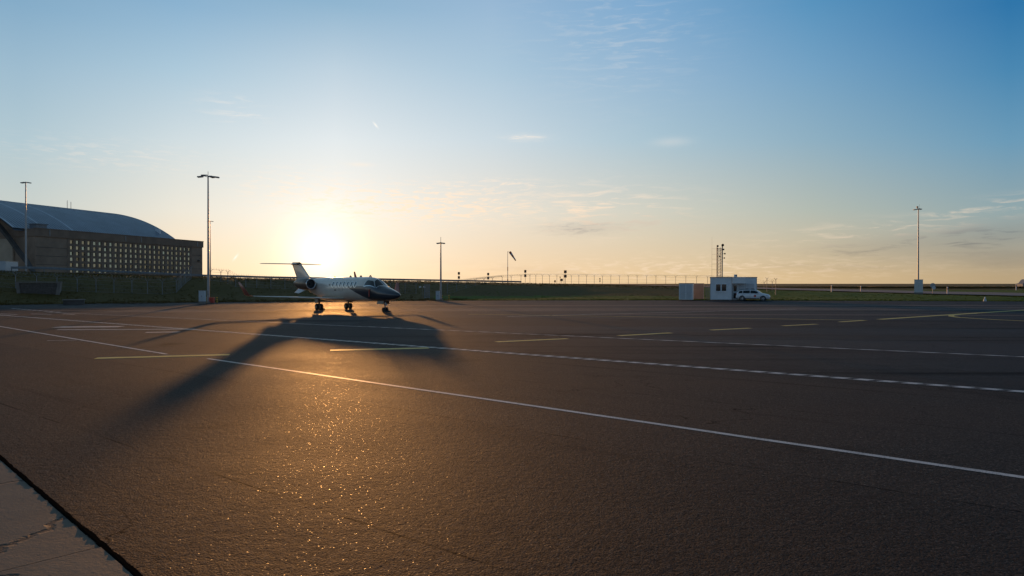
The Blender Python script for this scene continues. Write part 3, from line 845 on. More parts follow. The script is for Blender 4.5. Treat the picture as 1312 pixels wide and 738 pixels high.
# ------------------------------------------------------------------ windsock
p = at(650.5, 362.5, 175)
wsk = empty('windsock', (p.x, p.y, p.z-.5), 0, 'red and white windsock hanging from a pale pole above the bank', 'windsock')
mb = MB(); mb.tube([(0,0,0),(0,0,8.6)], [.09,.05], 8); mb.build('pole', M['redwhite'], wsk)
mb = MB(); mb.tube([(0,0,3.6),(0,0,4.6)], .10, 8); mb.tube([(0,0,.5),(0,0,1.5)], .12, 8); mb.build('band', M['red'], wsk)
mb = MB(); mb.tube([(0,0,8.5),(.55,0,8.5)], .03, 6); mb.build('swivel_arm', M['galv_dark'], wsk)
a0 = Vector((.55,0,8.45)); a1 = Vector((2.05,-.3,6.2))
for i in range(5):
    t0, t1 = i/5, (i+1)/5
    mb = MB()
    mb.tube([a0.lerp(a1, t0), a0.lerp(a1, (t0+t1)/2)+Vector((0,0,.02)), a0.lerp(a1, t1)], [.34-.2*t0, .335-.2*(t0+t1)/2, .34-.2*t1], 10, cap=False)
    mb.build('sock_panel', M['red'] if i % 2 == 0 else M['redwhite'], wsk)

# ------------------------------------------------------------------ lattice antenna towers
def lattice(root, x, y, h, w, name='lattice_mast'):
    mb = MB()
    for dx, dy in ((-w/2,-w/3),(w/2,-w/3),(0,w/2)): mb.tube([(x+dx, y+dy, 0), (x+dx, y+dy, h)], .045, 5)
    cs = [(-w/2,-w/3),(w/2,-w/3),(0,w/2)]; n = int(h/.5)
    for i in range(n):
        z0, z1 = h*i/n, h*(i+1)/n
        for k_ in range(3):
            a = cs[k_]; b_ = cs[(k_+1) % 3]
            mb.tube([(x+a[0], y+a[1], z0), (x+b_[0], y+b_[1], z0)], .026, 4)
            mb.tube([(x+a[0], y+a[1], z0), (x+b_[0], y+b_[1], z1)], .022, 4)
    return mb.build(name, M['galv_dark'], root)
tp = at(921, 376, 112); tzb = tzx(tp.x, 112)
lt = empty('antenna_tower', (tp.x, 112, tzb), 0, 'dark lattice antenna tower with lamps and dishes rising behind the white cabin', 'tower')
ht = at(921, 315, 112).z-tzb
lattice(lt, -.10, 0, ht-.3, .62)
for i, (x, z, s_) in enumerate(((-.28, ht, .15), (.55, ht+.15, .19))):
    mb = MB(); mb.tube([(x,-.25,z-.05), (x,.1,z)], [s_*1.2, s_*.6], 10); mb.tube([(x,0,z-.5),(x,0,z)], .04, 5); mb.build('flood_lamp', M['black'], lt)
mb = MB(); mb.tube([(.52,0,0),(.56,0,ht+.1)], .095, 8); mb.build('tubular_mast', M['galv_dark'], lt)
for x, z, r_ in ((.92, ht-1.3, .14), (.84, ht-2.0, .12), (.70, ht-.6, .15), (.05, ht-1.7, .12), (.1, .5, .12)):
    mb = MB(); mb.tube([(x,-.1,z), (x,-.2,z)], [.05, r_], 12); mb.tube([(x,0,z),(x-.3,0,z)], .03, 5) if x > .6 else None; mb.build('dish', M['black'], lt)
mb = MB()
for i in range(int(ht/.3)): mb.tube([(.24,0,.3*i+.1),(.46,0,.3*i+.1)], .016, 4)
for x in (.24,.46): mb.tube([(x,0,0),(x,0,ht-.4)], .022, 5)
mb.build('ladder', M['galv_dark'], lt)
mb = MB(); mb.box((.15,0,ht-.5), (1.1,.1,.08)); mb.build('crossbar', M['galv_dark'], lt)
wp = at(913, 372, 112)
wa = empty('whip_antenna', (wp.x, 112.4, tzx(wp.x, 112)), 0, 'very thin tall antenna with rungs just left of the lattice tower', 'antenna')
hw = at(913, 303, 112).z-tzx(wp.x, 112)
mb = MB(); mb.tube([(0,0,0),(0,0,hw)], [.02,.008], 5); mb.build('mast', M['galv_dark'], wa)
mb = MB()
for z in (hw-2, hw-2.9, hw-3.7, hw-4.5, hw-5.4): mb.tube([(0,0,z),(.8,0,z)], .010, 4)
mb.build('rung', M['galv_dark'], wa)

# ------------------------------------------------------------------ white cabin
cp_ = gd(910, 384.6, .03)
cab = empty('site_cabin', (cp_.x, cp_.y, .03), R(-18), 'white flat roofed site cabin with a twin window, beside the parked car', 'cabin')
mb = MB()
mb.box((1.42,1.6,1.62), (2.84,3.2,2.95)); mb.build('wall', M['white'], cab)
mb = MB(); mb.box((4.45,2.9,1.62), (3.2,3.4,2.95)); mb.build('wall', M['white'], cab)
mb = MB(); mb.box((1.42,1.6,3.13), (2.98,3.34,.10)); mb.box((4.45,2.9,3.128), (3.34,3.54,.10)); mb.build('roof', M['galv'], cab)
mb = MB(); mb.box((3.75,.55,2.35), (1.75,1.3,.10)); mb.box((3.75,.55,2.75), (1.72,1.28,.7)); mb.build('porch_canopy', M['white'], cab)
mb = MB()
for x in (.04, 2.8): mb.box((x,-.01,1.6), (.1,.04,2.9))
mb.box((4.45+1.57,1.19,1.6), (.1,.04,2.9)); mb.box((1.42,-.012,.12), (2.84,.04,.14)); mb.build('corner_trim', M['cabinet'], cab)
for i in range(14):
    pass
mb = MB()
for i in range(18): mb.box((.16+.15*i,-.006,1.6), (.02,.02,2.8))
mb.build('panel_rib', M['white'], cab)
for x in (1.06, 1.80):
    mb = MB()
    mb.box((x,-.03,2.22), (.66,.06,.08)); mb.box((x,-.03,1.22), (.66,.06,.08)); mb.box((x-.33,-.032,1.72), (.07,.06,1.06)); mb.box((x+.33,-.032,1.72), (.07,.06,1.06))
    wn = mb.build('window', M['white'], cab)
    mb = MB(); mb.box((x,-.018,1.72), (.58,.02,.94)); mb.build('pane', M['glass'], wn)
mb = MB(); mb.box((1.43,-.05,1.14), (1.6,.12,.05)); mb.build('sill', M['white'], cab)
mb = MB(); mb.box((3.25,1.17,1.12), (.72,.05,2.05)); dr_ = mb.build('door', M['white'], cab)
mb = MB(); mb.box((3.25,1.14,1.62), (.40,.02,.8)); mb.box((3.25,1.14,.62), (.40,.02,.7)); mb.build('pane', M['glass'], dr_)
mb = MB(); mb.box((3.54,1.12,1.1), (.04,.05,.16)); mb.build('handle', M['black'], dr_)
mb = MB(); mb.box((4.1,1.16,1.5), (.75,.06,1.3)); mb.build('shutter', M['cabinet'], cab)
mb = MB(); mb.box((5.2,1.16,1.75), (1.0,.06,1.0)); mb.build('shutter', M['cabinet'], cab)
mb = MB()
for x in (2.95, 4.55): mb.box((x,.05,1.15), (.06,.06,2.3))
mb.build('porch_post', M['galv_dark'], cab)
mb = MB(); mb.box((3.3,1.0,3.35), (.42,.35,.34)); mb.build('air_unit', M['white'], cab)
mb = MB(); mb.tube([(3.38,.82,3.36),(3.38,.80,3.36)], .11, 10); mb.build('air_fan', M['black'], cab)
mb = MB()
for x in (.2, 1.4, 2.6): mb.box((x,.2,.06), (.3,.3,.16))
mb.build('footing', M['concrete'], cab)
mb = MB(); mb.box((3.5,.2,.06), (1.2,.8,.12)); mb.build('step', M['concrete'], cab)

sp = gd(870, 384.4, .03)
sh = empty('storage_shed', (sp.x, sp.y, .03), R(-18), 'low pale storage shed with double doors left of the white cabin', 'shed')
mb = MB(); mb.box((.92,1.2,1.16), (1.84,2.4,2.24)); mb.build('wall', M['white'], sh)
mb = MB(); mb.box((.92,1.2,2.31), (1.96,2.52,.07)); mb.build('roof', M['galv_dark'], sh)
for x in (.5, 1.34):
    mb = MB(); mb.box((x,-.025,1.55), (.74,.05,1.25)); mb.box((x,-.025,.5), (.74,.05,.72)); d_ = mb.build('door', M['cabinet'], sh)
    mb = MB(); mb.box((x,-.06,.88), (.6,.04,.03)); mb.build('bar', M['galv_dark'], d_)
mb = MB(); mb.box((.92,.0,.02), (1.5,.3,.08)); mb.build('footing', M['concrete'], sh)
sp2 = gd(887.5, 383.6, .03)
s2 = empty('storage_shed', (sp2.x+.0, sp2.y+.9, .03), R(-18), 'beige corrugated shed between the pale shed and the cabin', 'shed')
mb = MB(); mb.box((.88,1.0,1.14), (1.7,2.0,2.2)); mb.build('wall', M['beige'], s2)
mb = MB()
for i in range(11): mb.box((.1+.155*i,-.015,1.14), (.05,.04,2.16))
mb.build('rib', M['beige'], s2)
mb = MB(); mb.box((.88,1.0,2.28), (1.8,2.1,.07)); mb.build('roof', M['galv_dark'], s2)
gp = gd(903.5, 384, .03)
g2 = empty('mesh_gate', (gp.x+.1, gp.y, .03), R(-18), 'narrow mesh gate between the beige shed and the white cabin', 'gate')
mb = MB()
for x in (.0, .66): mb.box((x,0,1.1), (.06,.06,2.2))
for z in (.1, 1.1, 2.15): mb.box((.33,.002,z), (.66,.05,.05))
mb.build('frame', M['galv_dark'], g2)
mb = MB()
for i in range(10): mb.box((.06+.06*i,0,1.1), (.012,.012,2.1))
mb.build('bars', M['galv'], g2)

# ------------------------------------------------------------------ parked car
def make_car():
    cp = gd(967, 385.4, 0)
    root = empty('parked_car', (cp.x, cp.y+.6, .0), R(-24), 'white estate car with a red round emblem on its door, parked by the cabin', 'car')
    # stations: x, shoulder z, roof z, half width, roof half width
    S = [(-2.16,.62,.72,.66,.62),(-2.10,.86,1.02,.80,.70),(-2.02,.94,1.18,.85,.64),(-1.70,.96,1.40,.88,.60),(-1.2,.96,1.47,.90,.61),(-.4,.95,1.50,.905,.62),(.25,.94,1.475,.905,.61),
         (.62,.93,1.36,.90,.62),(1.02,.93,1.10,.89,.66),(1.22,.91,.99,.885,.74),(1.6,.84,.92,.87,.74),(1.95,.74,.83,.82,.68),(2.12,.62,.72,.72,.58),(2.18,.50,.56,.60,.5)]
    def sec(x):
        for a, b_ in zip(S, S[1:]):
            if x <= b_[0]:
                t = (x-a[0])/(b_[0]-a[0]); return [a[i]+(b_[i]-a[i])*t for i in range(5)]
        return list(S[-1])
    def ring(x):
        _, zs, zr, w, wr = sec(x); zb = .24
        return [(x,-w*.86,zb),(x,-w*.985,zb+.14),(x,-w,min(.62, zs-.05)),(x,-w*.985,zs),(x,-wr,zr-.06),(x,-wr*.88,zr-.01),(x,0,zr+.015),
                (x,wr*.88,zr-.01),(x,wr,zr-.06),(x,w*.985,zs),(x,w,min(.62, zs-.05)),(x,w*.985,zb+.14),(x,w*.86,zb)]
    xs = sorted(set([s[0] for s in S]+[-2.16+4.34*i/40 for i in range(41)]))
    mb = MB(); vs = []; 
    for x in xs: vs += ring(x)
    w = 13
    mb.add(vs, [(i*w+j, i*w+j+1, (i+1)*w+j+1, (i+1)*w+j) for i in range(len(xs)-1) for j in range(w-1)]+[((i+1)*w, i*w, i*w+12, (i+1)*w+12) for i in range(len(xs)-1)], 0, True)
    mb.add(ring(xs[0]), [tuple(range(13))]); mb.add(ring(xs[-1]), [tuple(reversed(range(13)))])
    body = mb.build('body', M['carwhite'], root, fix=True)
    def side(x, f, sgn, off=.012):   # point on the greenhouse side, f 0 shoulder .. 1 roof edge
        _, zs, zr, w_, wr = sec(x)
        return (x, sgn*((w_*.985)*(1-f)+wr*f+off), zs*(1-f)+(zr-.06)*f+.004)
    for sgn in (-1, 1):
        for (xa, xb, fa0, fb0) in ((-1.86,-1.30,.12,.9),(-1.22,-.36,.1,.9),(-.28,.72,.1,.9)):
            mb = MB()
            def wf(u, v, xa=xa, xb=xb):
                x = xa+(xb-xa)*u; f = .10+.80*v
                if xb > .6: x = min(x, 1.0-.55*v) if u > .98 else x*(1)-(u*.30*v)
                if xa < -1.8: x = x+(1-u)*.16*v
                return side(x, f, sgn)
            mb.grid(wf, 8, 4); mb.build('side_window', M['glass'], body)
    def topp(x, y): 
        _, zs, zr, w_, wr = sec(x); return (x, y*wr, zr+.02)
    mb = MB()
    def wsf(u, v):
        x = .36+.78*u; _, zs, zr, w_, wr = sec(x); y = (v*2-1)*wr*.90
        return (x+.02, y, zr+.020-abs(v*2-1)**3*.03)
    mb.grid(wsf, 8, 6); mb.build('windscreen', M['glass'], body)
    mb = MB()
    mb.grid(lambda u, v: (-1.76-.30*u-.0, (v*2-1)*.56, sec(-1.76-.30*u)[2]+.02), 4, 4); mb.build('rear_window', M['glass'], body)
    for i, x in enumerate((-1.33, 1.32)):
        for sgn in (-1, 1):
            mb = MB(); mb.tube([(x, sgn*.80, .335), (x, sgn*.915, .335)], .375, 24); mb.build('wheel_arch', M['black'], body)
            mb = MB(); mb.tube([(x, sgn*.72, .32), (x, sgn*.76, .32), (x, sgn*.91, .32), (x, sgn*.94, .32)], [.28, .32, .32, .29], 28); wh = mb.build('wheel', M['rubber'], root)
            mb = MB()
            mb.tube([(x, sgn*.90, .32), (x, sgn*.945, .32)], .07, 10)
            for k_ in range(5):
                a = 2*math.pi*k_/5; mb.tube([(x, sgn*.94, .32), (x+math.cos(a)*.2, sgn*.935, .32+math.sin(a)*.2)], .024, 6)
            n = 24; mb.tube([(x+math.cos(2*math.pi*q/n)*.205, sgn*.935, .32+math.sin(2*math.pi*q/n)*.205) for q in range(n+1)], .02, 5)
            mb.build('rim', M['chrome'], wh)
    for sgn in (-1, 1):
        mb = MB(); mb.prism([(1.92,sgn*.62,.66),(1.70,sgn*.865,.68),(1.72,sgn*.86,.80),(1.98,sgn*.6,.74)], (.10, sgn*.02, 0)); mb.build('headlight', M['lampglass'], body, fix=True)
        mb = MB(); mb.box((-2.06,sgn*.72,.86), (.14,.2,.2)); mb.build('tail_light', M['red'], body)
        mb = MB(); mb.box((.60,sgn*.98,.98), (.16,.16,.12)); mb.box((.62,sgn*.90,.95), (.06,.14,.05)); mb.build('mirror', M['carwhite'], body)
        mb = MB()
        for x in (-1.26,-.32,.95): mb.box((x,sgn*.905,.66), (.014,.012,.52))
        mb.box((-.2,sgn*.902,.30), (2.0,.02,.10)); mb.build('door_seam', M['black'], body)
        mb = MB()
        for x in (-1.05,-.12): mb.box((x,sgn*.912,.86), (.16,.03,.03))
        mb.build('door_handle', M['carwhite'], body)
        mb = MB(); mb.tube([(.30,sgn*.90,.66),(.30,sgn*.914,.66)], .15, 20); mb.build('emblem', M['red'], body)
        mb = MB(); mb.tube([(-1.6,sgn*.5,1.47),(-1.5,sgn*.5,1.53),(.1,sgn*.5,1.55),(.2,sgn*.5,1.50)], .02, 6); mb.build('roof_rail', M['black'], body)
    mb = MB(); mb.box((2.12,0,.40), (.14,1.3,.22)); mb.box((2.02,0,.62), (.3,.7,.06)); mb.build('grille', M['black'], body)
    mb = MB(); mb.box((2.20,0,.50), (.02,.5,.11)); mb.build('number_plate', M['yellow'], body)
    for x in (-.75, -.05):
        mb = MB(); mb.box((x,0,1.58), (.3,.9,.09)); mb.build('roof_lamp', M['black'], body)
    return root
make_car()

# ------------------------------------------------------------------ small things on the right
def marker_post():
    root = empty('marker_post', (0,0,0), 0, '', 'marker post', 'white marker posts by the road')
    mb = MB(); mb.box((0,0,.5), (.16,.10,1.1)); mb.build('post', M['cabinet'], root)
    mb = MB(); mb.box((0,-.003,.82), (.17,.112,.16)); mb.build('band', M['black'], root)
    mb = MB(); mb.prism([(-.08,-.05,1.05),(.08,-.05,1.05),(.08,.05,1.05),(-.08,.05,1.05)], (.0,0,.09)); mb.build('cap', M['white'], root)
    return root
mp = marker_post()
for i, (px, yb, d, sc_, lb) in enumerate(((1065.5,374.2,135,1.15,'white marker post at the road edge, nearest the white car'),(1103,372.8,140,1.1,'white marker post with a dark band, second from the white car'),
                                     (1214,378.2,116,1.15,'white marker post just right of the round sign'),(1302,371.5,122,.9,'short post with a pale cap at the far right edge of the picture'))):
    p = at(px, yb, d); o = place(mp, i, (p.x, d, tzx(p.x, d)+.02 if i != 3 else p.z), 0, lb); o.scale = (sc_, sc_, sc_)
p = at(1195, 376.6, 118)
rs = empty('round_sign', (p.x, 118, tzx(p.x, 118)), R(-15), 'grey backs of two round signs on one post near the right mast', 'sign')
mb = MB(); mb.tube([(0,0,0),(0,0,1.9)], .04, 8); mb.build('post', M['galv'], rs)
mb = MB(); mb.tube([(0,-.04,1.55),(0,-.07,1.55)], .42, 24); mb.build('plate', M['galv'], rs)
mb = MB(); mb.tube([(.14,-.09,1.15),(.14,-.12,1.15)], .30, 24); mb.build('plate', M['cabinet'], rs)
p = gd(1262, 386.0, .03)
tl = empty('taxiway_light', (p.x, p.y, .03), 0, 'small white edge light at the turf edge, far right', 'edge light')
mb = MB(); mb.tube([(0,0,0),(0,0,.06),(0,0,.30),(0,0,.34)], [.2,.2,.13,.10], 12); mb.build('base', M['cabinet'], tl)
mb = MB(); mb.tube([(0,0,.34),(0,0,.5),(0,0,.58)], [.09,.09,.03], 12); mb.build('lens', M['lampglass'], tl)
# dark vehicle cut by the right picture edge
vp = at(1313, 366.8, 150); 
tv = empty('utility_van', (vp.x+1.0, 150, 1.35), R(4), 'dark utility van cut off by the right edge of the photo', 'van')
mb = MB()
prof = [(-2.3,.35),(-2.3,.95),(-1.75,1.1),(-1.2,1.75),(-.9,1.9),(2.2,1.9),(2.3,1.7),(2.3,.35)]
mb.prism([(x,-.9,z) for x, z in prof], (0,1.8,0)); bd = mb.build('body', M['galv_dark'], tv, fix=True)
for xa, xb in ((-1.25,-.5),(-.4,.5)):
    mb = MB(); mb.prism([(xa-(.3 if xa < -1 else 0),-.915,1.15),(xb,-.915,1.15),(xb,-.915,1.7),(xa+.1,-.915,1.7)], (0,.02,0)); mb.build('side_window', M['glass'], bd)
for x in (-1.5, 1.5):
    for s_ in (-.85,.85):
        mb = MB(); mb.tube([(x,s_-.1,.33),(x,s_+.1,.33)], .34, 18); mb.build('wheel', M['rubber'], tv)

# ------------------------------------------------------------------ business jet
JX, JD, PHI = -15.75, 60.4, R(47)
jet = empty('business_jet', (JX, JD, 0), -PHI, 'parked twin engine business jet, silver with a dark nose, T tail and winglets', 'aircraft')
# local frame: +x forward, +y port, main gear at x = 0 (station 10)
ST = [(-.42,1.41,1.37,.02),(-.36,1.47,1.31,.09),(-.2,1.57,1.22,.19),(.2,1.71,1.09,.34),(.8,1.88,.99,.50),(1.3,2.01,.93,.60),(1.7,2.12,.90,.66),(2.0,2.26,.885,.70),(2.4,2.48,.87,.75),(2.8,2.67,.86,.79),
      (3.2,2.77,.85,.83),(3.8,2.84,.84,.87),(4.5,2.86,.84,.88),(8,2.86,.84,.88),(10,2.86,.85,.88),(11.5,2.86,.95,.85),(13,2.80,1.25,.72),(14.5,2.72,1.65,.50),(16,2.64,2.03,.30),(17.8,2.50,2.28,.08)]
def fsec(s):
    i = 0
    while i < len(ST)-2 and s > ST[i+1][0]: i += 1
    p0, p1, p2, p3 = ST[max(i-1,0)], ST[i], ST[i+1], ST[min(i+2, len(ST)-1)]
    t = (s-p1[0])/(p2[0]-p1[0]); out = []
    for k_ in (1,2,3):
        m1_ = (p2[k_]-p0[k_])/max(1e-6, p2[0]-p0[0])*(p2[0]-p1[0]); m2_ = (p3[k_]-p1[k_])/max(1e-6, p3[0]-p1[0])*(p2[0]-p1[0])
        if i == 0: m1_ = p2[k_]-p1[k_]
        out.append((2*t**3-3*t**2+1)*p1[k_]+(t**3-2*t**2+t)*m1_+(-2*t**3+3*t**2)*p2[k_]+(t**3-t**2)*m2_)
    return out
def fpt(s, th, off=0.):   # th: 0 top, positive to starboard (-y)
    zt, zb, w = fsec(s); zc_ = (zt+zb)/2; h = (zt-zb)/2
    e = 1.0
    return Vector((10-s, -(w+off)*math.sin(th), zc_+(h+off)*math.cos(th)))
def th_at(s, z):
    zt, zb, w = fsec(s); return math.acos(max(-1, min(1, (z-(zt+zb)/2)/((zt-zb)/2))))
# fuselage paint: silver with dark swept nose panel, in object coordinates
m = bpy.data.materials.new('fuselage_paint'); m.use_nodes = True; k = N(m.node_tree); b = m.node_tree.nodes['Principled BSDF']
tc = k.n('ShaderNodeTexCoord').outputs['Object']; sx = k.n('ShaderNodeSeparateXYZ'); k.l(tc, sx.inputs[0])
X_, Z_ = sx.outputs[0], sx.outputs[2]
# x = 10-s ; boundary x > 3.7 + (2.1 - z)/1.15*3.4
bnd = k.math('ADD', 3.6, k.math('MULTIPLY', k.math('SUBTRACT', 2.12, Z_), 2.9))
d1 = k.math('GREATER_THAN', X_, bnd); d2 = k.math('LESS_THAN', Z_, 2.10)
d3 = k.math('GREATER_THAN', X_, 8.35)
dk = k.math('MAXIMUM', k.math('MULTIPLY', d1, d2), d3)
pin = k.math('MULTIPLY', k.math('LESS_THAN', k.math('ABSOLUTE', k.math('SUBTRACT', k.math('SUBTRACT', X_, bnd), -.12)), .05), d2)
nz = k.noise(tc, 1.5, 3)
silver = k.mix(k.mapr(nz, .3, .7), (.68,.61,.52), (.75,.68,.58)); dark = k.mix(k.mapr(nz, .3, .7), (.040,.047,.060), (.052,.060,.074))
bc = k.mix(dk, silver, dark); k.l(bc, b.inputs['Base Color'])
b.inputs['Roughness'].default_value = .3; b.inputs['Coat Weight'].default_value = .4
M['fuse'] = m
mb = MB()
mb.grid(lambda u, v: fpt(-.42+18.22*(u**1.25), v*2*math.pi), 130, 56, 0, True, None, True)
mb.add([fpt(17.8, 2*math.pi*j/20) for j in range(20)], [tuple(range(20))])
mb.add([fpt(-.42, 2*math.pi*j/20) for j in range(20)], [tuple(reversed(range(20)))])
fus = mb.build('fuselage', M['fuse'], jet, fix=True)
# belly fairing
mb = MB(); 
def fair(u, v):
    x = 3.4-6.2*u; s_ = math.sin(math.pi*min(1, max(0, u)))**.5; a = v*math.pi
    return Vector((x, math.cos(a)*1.02*s_, 1.12-math.sin(a)*.36*s_))
mb.grid(fair, 24, 16); mb.build('belly_fairing', M['jetsilver'], fus)
def patch(s0, s1, t0, t1, off=.006, nu=6, nv=6, rnd=.0, slant=0.):
    mb = MB()
    def f(u, v):
        uu = u*2-1; vv = v*2-1
        if rnd: 
            sc_ = 1/max(1e-6, (abs(uu)**rnd+abs(vv)**rnd)**(1/rnd))*max(abs(uu), abs(vv)) if (uu or vv) else 1
            uu *= sc_; vv *= sc_
        s = (s0+s1)/2+(s1-s0)/2*uu+slant*vv; th = (t0+t1)/2+(t1-t0)/2*vv
        return fpt(s, th, off)
    mb.grid(f, nu, nv); return mb
for sg in (1, -1):
    # cabin windows: pale reveal ring plus glass
    for i in range(7):
        s = 4.95+.62*i; ta, tb = th_at(s, 2.46), th_at(s, 2.02)
        a, b_ = sorted((sg*ta, sg*tb))
        fr = patch(s-.19, s+.19, a-.035, b_+.035, .010, 10, 10, 3.).build('cabin_window', M['chrome'], fus)
        patch(s-.12, s+.12, a, b_, .018, 10, 10, 3.).build('pane', M['glass'], fr)
    # cockpit side window and windshield half: four-cornered glass in a polished frame
    def quadpatch(c, off, grow):
        cs_ = sum(q[0] for q in c)/4; ct_ = sum(q[1] for q in c)/4
        c = [(q[0]+(grow*.8 if q[0] > cs_ else -grow*.8), q[1]+(grow*60 if q[1] > ct_ else -grow*60)) for q in c]
        mb = MB()
        def f(u, v):
            s0 = c[0][0]*(1-u)*(1-v)+c[1][0]*u*(1-v)+c[2][0]*u*v+c[3][0]*(1-u)*v
            t0 = c[0][1]*(1-u)*(1-v)+c[1][1]*u*(1-v)+c[2][1]*u*v+c[3][1]*(1-u)*v
            return fpt(s0, sg*R(t0), off)
        mb.grid(f, 10, 10); return mb
    for nm, c in (('cockpit_window', [(2.22,57),(3.55,73),(3.40,40),(2.68,34)]), ('windshield', [(1.80,3),(2.10,56),(2.58,33),(2.74,3)])):
        fr = quadpatch(c, .008, .07).build('cockpit_frame', M['chrome'], fus)
        quadpatch(c, .018, 0).build(nm, M['glass'], fr)
# door outline on starboard emergency hatch + small vents
for (s0, s1, z0, z1) in ((8.75,8.95,2.12,2.26),(9.15,9.35,2.12,2.26),(8.0,8.3,1.7,1.8)):
    patch(s0, s1, th_at((s0+s1)/2, z1), th_at((s0+s1)/2, z0), .008).build('vent', M['nacelle'], fus)
mb = MB()
for th, s0, s1 in ((R(55),6.9,7.5),(R(100),6.9,7.5)):
    mb.tube([fpt(s0+(s1-s0)*i/6, th, .004) for i in range(7)], .008, 4)
for s in (6.9, 7.5): mb.tube([fpt(s, R(55+45*i/6), .004) for i in range(7)], .008, 4)
mb.build('hatch_outline', M['nacelle'], fus)
# pitot covers, top antennas
mb = MB(); q = fpt(2.75, R(96), .02); mb.box(q+Vector((0,-.03,-.10)), (.09,.03,.62)); mb.build('pitot_cover', M['red'], fus)
mb = MB(); mb.prism([(3.9,-.02,2.83),(3.55,-.02,2.83),(3.45,-.02,3.30),(3.6,-.02,3.32)], (0,.04,0)); mb.build('blade_antenna', M['red'], fus, fix=True)
for x in (4.6, 2.9, 6.1):
    mb = MB(); mb.tube([(x-.2,0,2.86),(x,0,2.94),(x+.2,0,2.84)], [.02,.07,.02], 8); mb.build('antenna_fairing', M['nacelle'], fus)
mb = MB(); mb.tube([(.2,0,2.85),(.2,0,2.95)], [.07,.04], 8); mb.build('beacon', M['red'], fus)

def airfoil(le, te, t, n=10):   # le/te: Vector at same span; returns ring of points
    out = []
    for i in range(n+1):
        f = i/n; c_ = te.lerp(le, 0).lerp(le, f) if False else le.lerp(te, f)
        out.append((c_, t*(1.4*math.sqrt(max(f, 0))*(1-f)+.12*(1-f)*f)))
    return out
def surf(secs, nrm_list, n=12):
    """secs: list of (LE, TE, thickness); nrm: thickness direction per section"""
    mb = MB(); vs = []
    for (le, te, t), nr in zip(secs, nrm_list):
        r = airfoil(Vector(le), Vector(te), t, n); nr = Vector(nr).normalized()
        up = [c_+nr*h for c_, h in r]; dn = [c_-nr*h*.7 for c_, h in r[1:-1]]
        vs += up+list(reversed(dn))
    w = 2*n
    fs = [(i*w+j, i*w+(j+1) % w, (i+1)*w+(j+1) % w, (i+1)*w+j) for i in range(len(secs)-1) for j in range(w)]
    fs += [tuple(range(w)), tuple(reversed(range((len(secs)-1)*w, len(secs)*w)))]
    mb.add(vs, fs, 0, True); return mb
for sg in (-1, 1):
    up = (0,0,1)
    wg = surf([((2.9, sg*.6, 1.02), (-.9, sg*.6, 1.02), .20), ((1.6, sg*2.0, 1.07), (-.9, sg*2.0, 1.08), .15), ((-.3, sg*7.05, 1.26), (-1.45, sg*7.05, 1.27), .06)], [up]*3).build('wing', M['jetsilver'], jet, fix=True)
    surf([((-.3, sg*7.05, 1.262), (-1.45, sg*7.05, 1.27), .058), ((-.55, sg*7.28, 1.36), (-1.55, sg*7.28, 1.36), .045), ((-1.35, sg*7.72, 2.40), (-1.85, sg*7.72, 2.42), .02)],
         [up, (0,-sg*.7,.7), (0,-sg,.3)]).build('winglet', M['winglet'], wg, fix=True)
    mb = MB(); mb.prism([(-.86,sg*1.2,1.09),(-.86,sg*4.2,1.18),(-.82,sg*4.2,1.18),(-.82,sg*1.2,1.09)], (0,0,.012)); mb.build('flap_seam', M['nacelle'], wg)
    # engines
    def nac(u, v):
        tb_ = [(0,.40),(.02,.455),(.06,.49),(.2,.54),(.45,.555),(.75,.49),(1,.30)]
        r = lerp_tab(tb_, u); a = v*2*math.pi
        return Vector((-1.55-2.75*u, sg*1.42+math.cos(a)*r, 2.28+.04*u+math.sin(a)*r))
    mb = MB(); mb.grid(nac, 40, 28, 0, True, None, True)
    na = mb.build('engine_nacelle', M['nacelle'], jet)
    mb = MB(); n = 28
    mb.tube([(-1.55+.0+math.sin(0), sg*1.42+math.cos(2*math.pi*q/n)*.43, 2.28+math.sin(2*math.pi*q/n)*.43) for q in range(n+1)], .045, 8); mb.build('intake_lip', M['chrome'], na)
    mb = MB(); mb.tube([(-1.7,sg*1.42,2.28),(-1.75,sg*1.42,2.28)], .40, 24); mb.tube([(-1.6,sg*1.42,2.28),(-1.72,sg*1.42,2.28)], [.03,.12], 12)
    mb.build('fan', M['black'], na)
    mb = MB(); mb.tube([(-4.1,sg*1.42,2.32),(-4.45,sg*1.42,2.32)], [.27,.22], 20); mb.build('exhaust', M['galv_dark'], na)
    mb = MB(); mb.prism([(-2.0,sg*.6,2.32),(-3.9,sg*.45,2.34),(-3.7,sg*1.1,2.34),(-2.2,sg*1.1,2.32)], (0,0,.12)); mb.build('pylon', M['jetsilver'], jet, fix=True)
    # ventral fin
    surf([((-4.2,sg*.3,1.85),(-5.9,sg*.18,2.15),.03), ((-5.1,sg*.85,1.38),(-6.1,sg*.8,1.46),.02)], [(0,sg*.6,.8)]*2).build('ventral_fin', M['white'], jet, fix=True)
    # tailplane half
    surf([((-6.6,sg*.02,4.18),(-8.45,sg*.02,4.18),.10), ((-8.0,sg*2.95,4.20),(-9.0,sg*2.95,4.20),.07)], [up]*2).build('tailplane', M['jetsilver'], jet, fix=True)
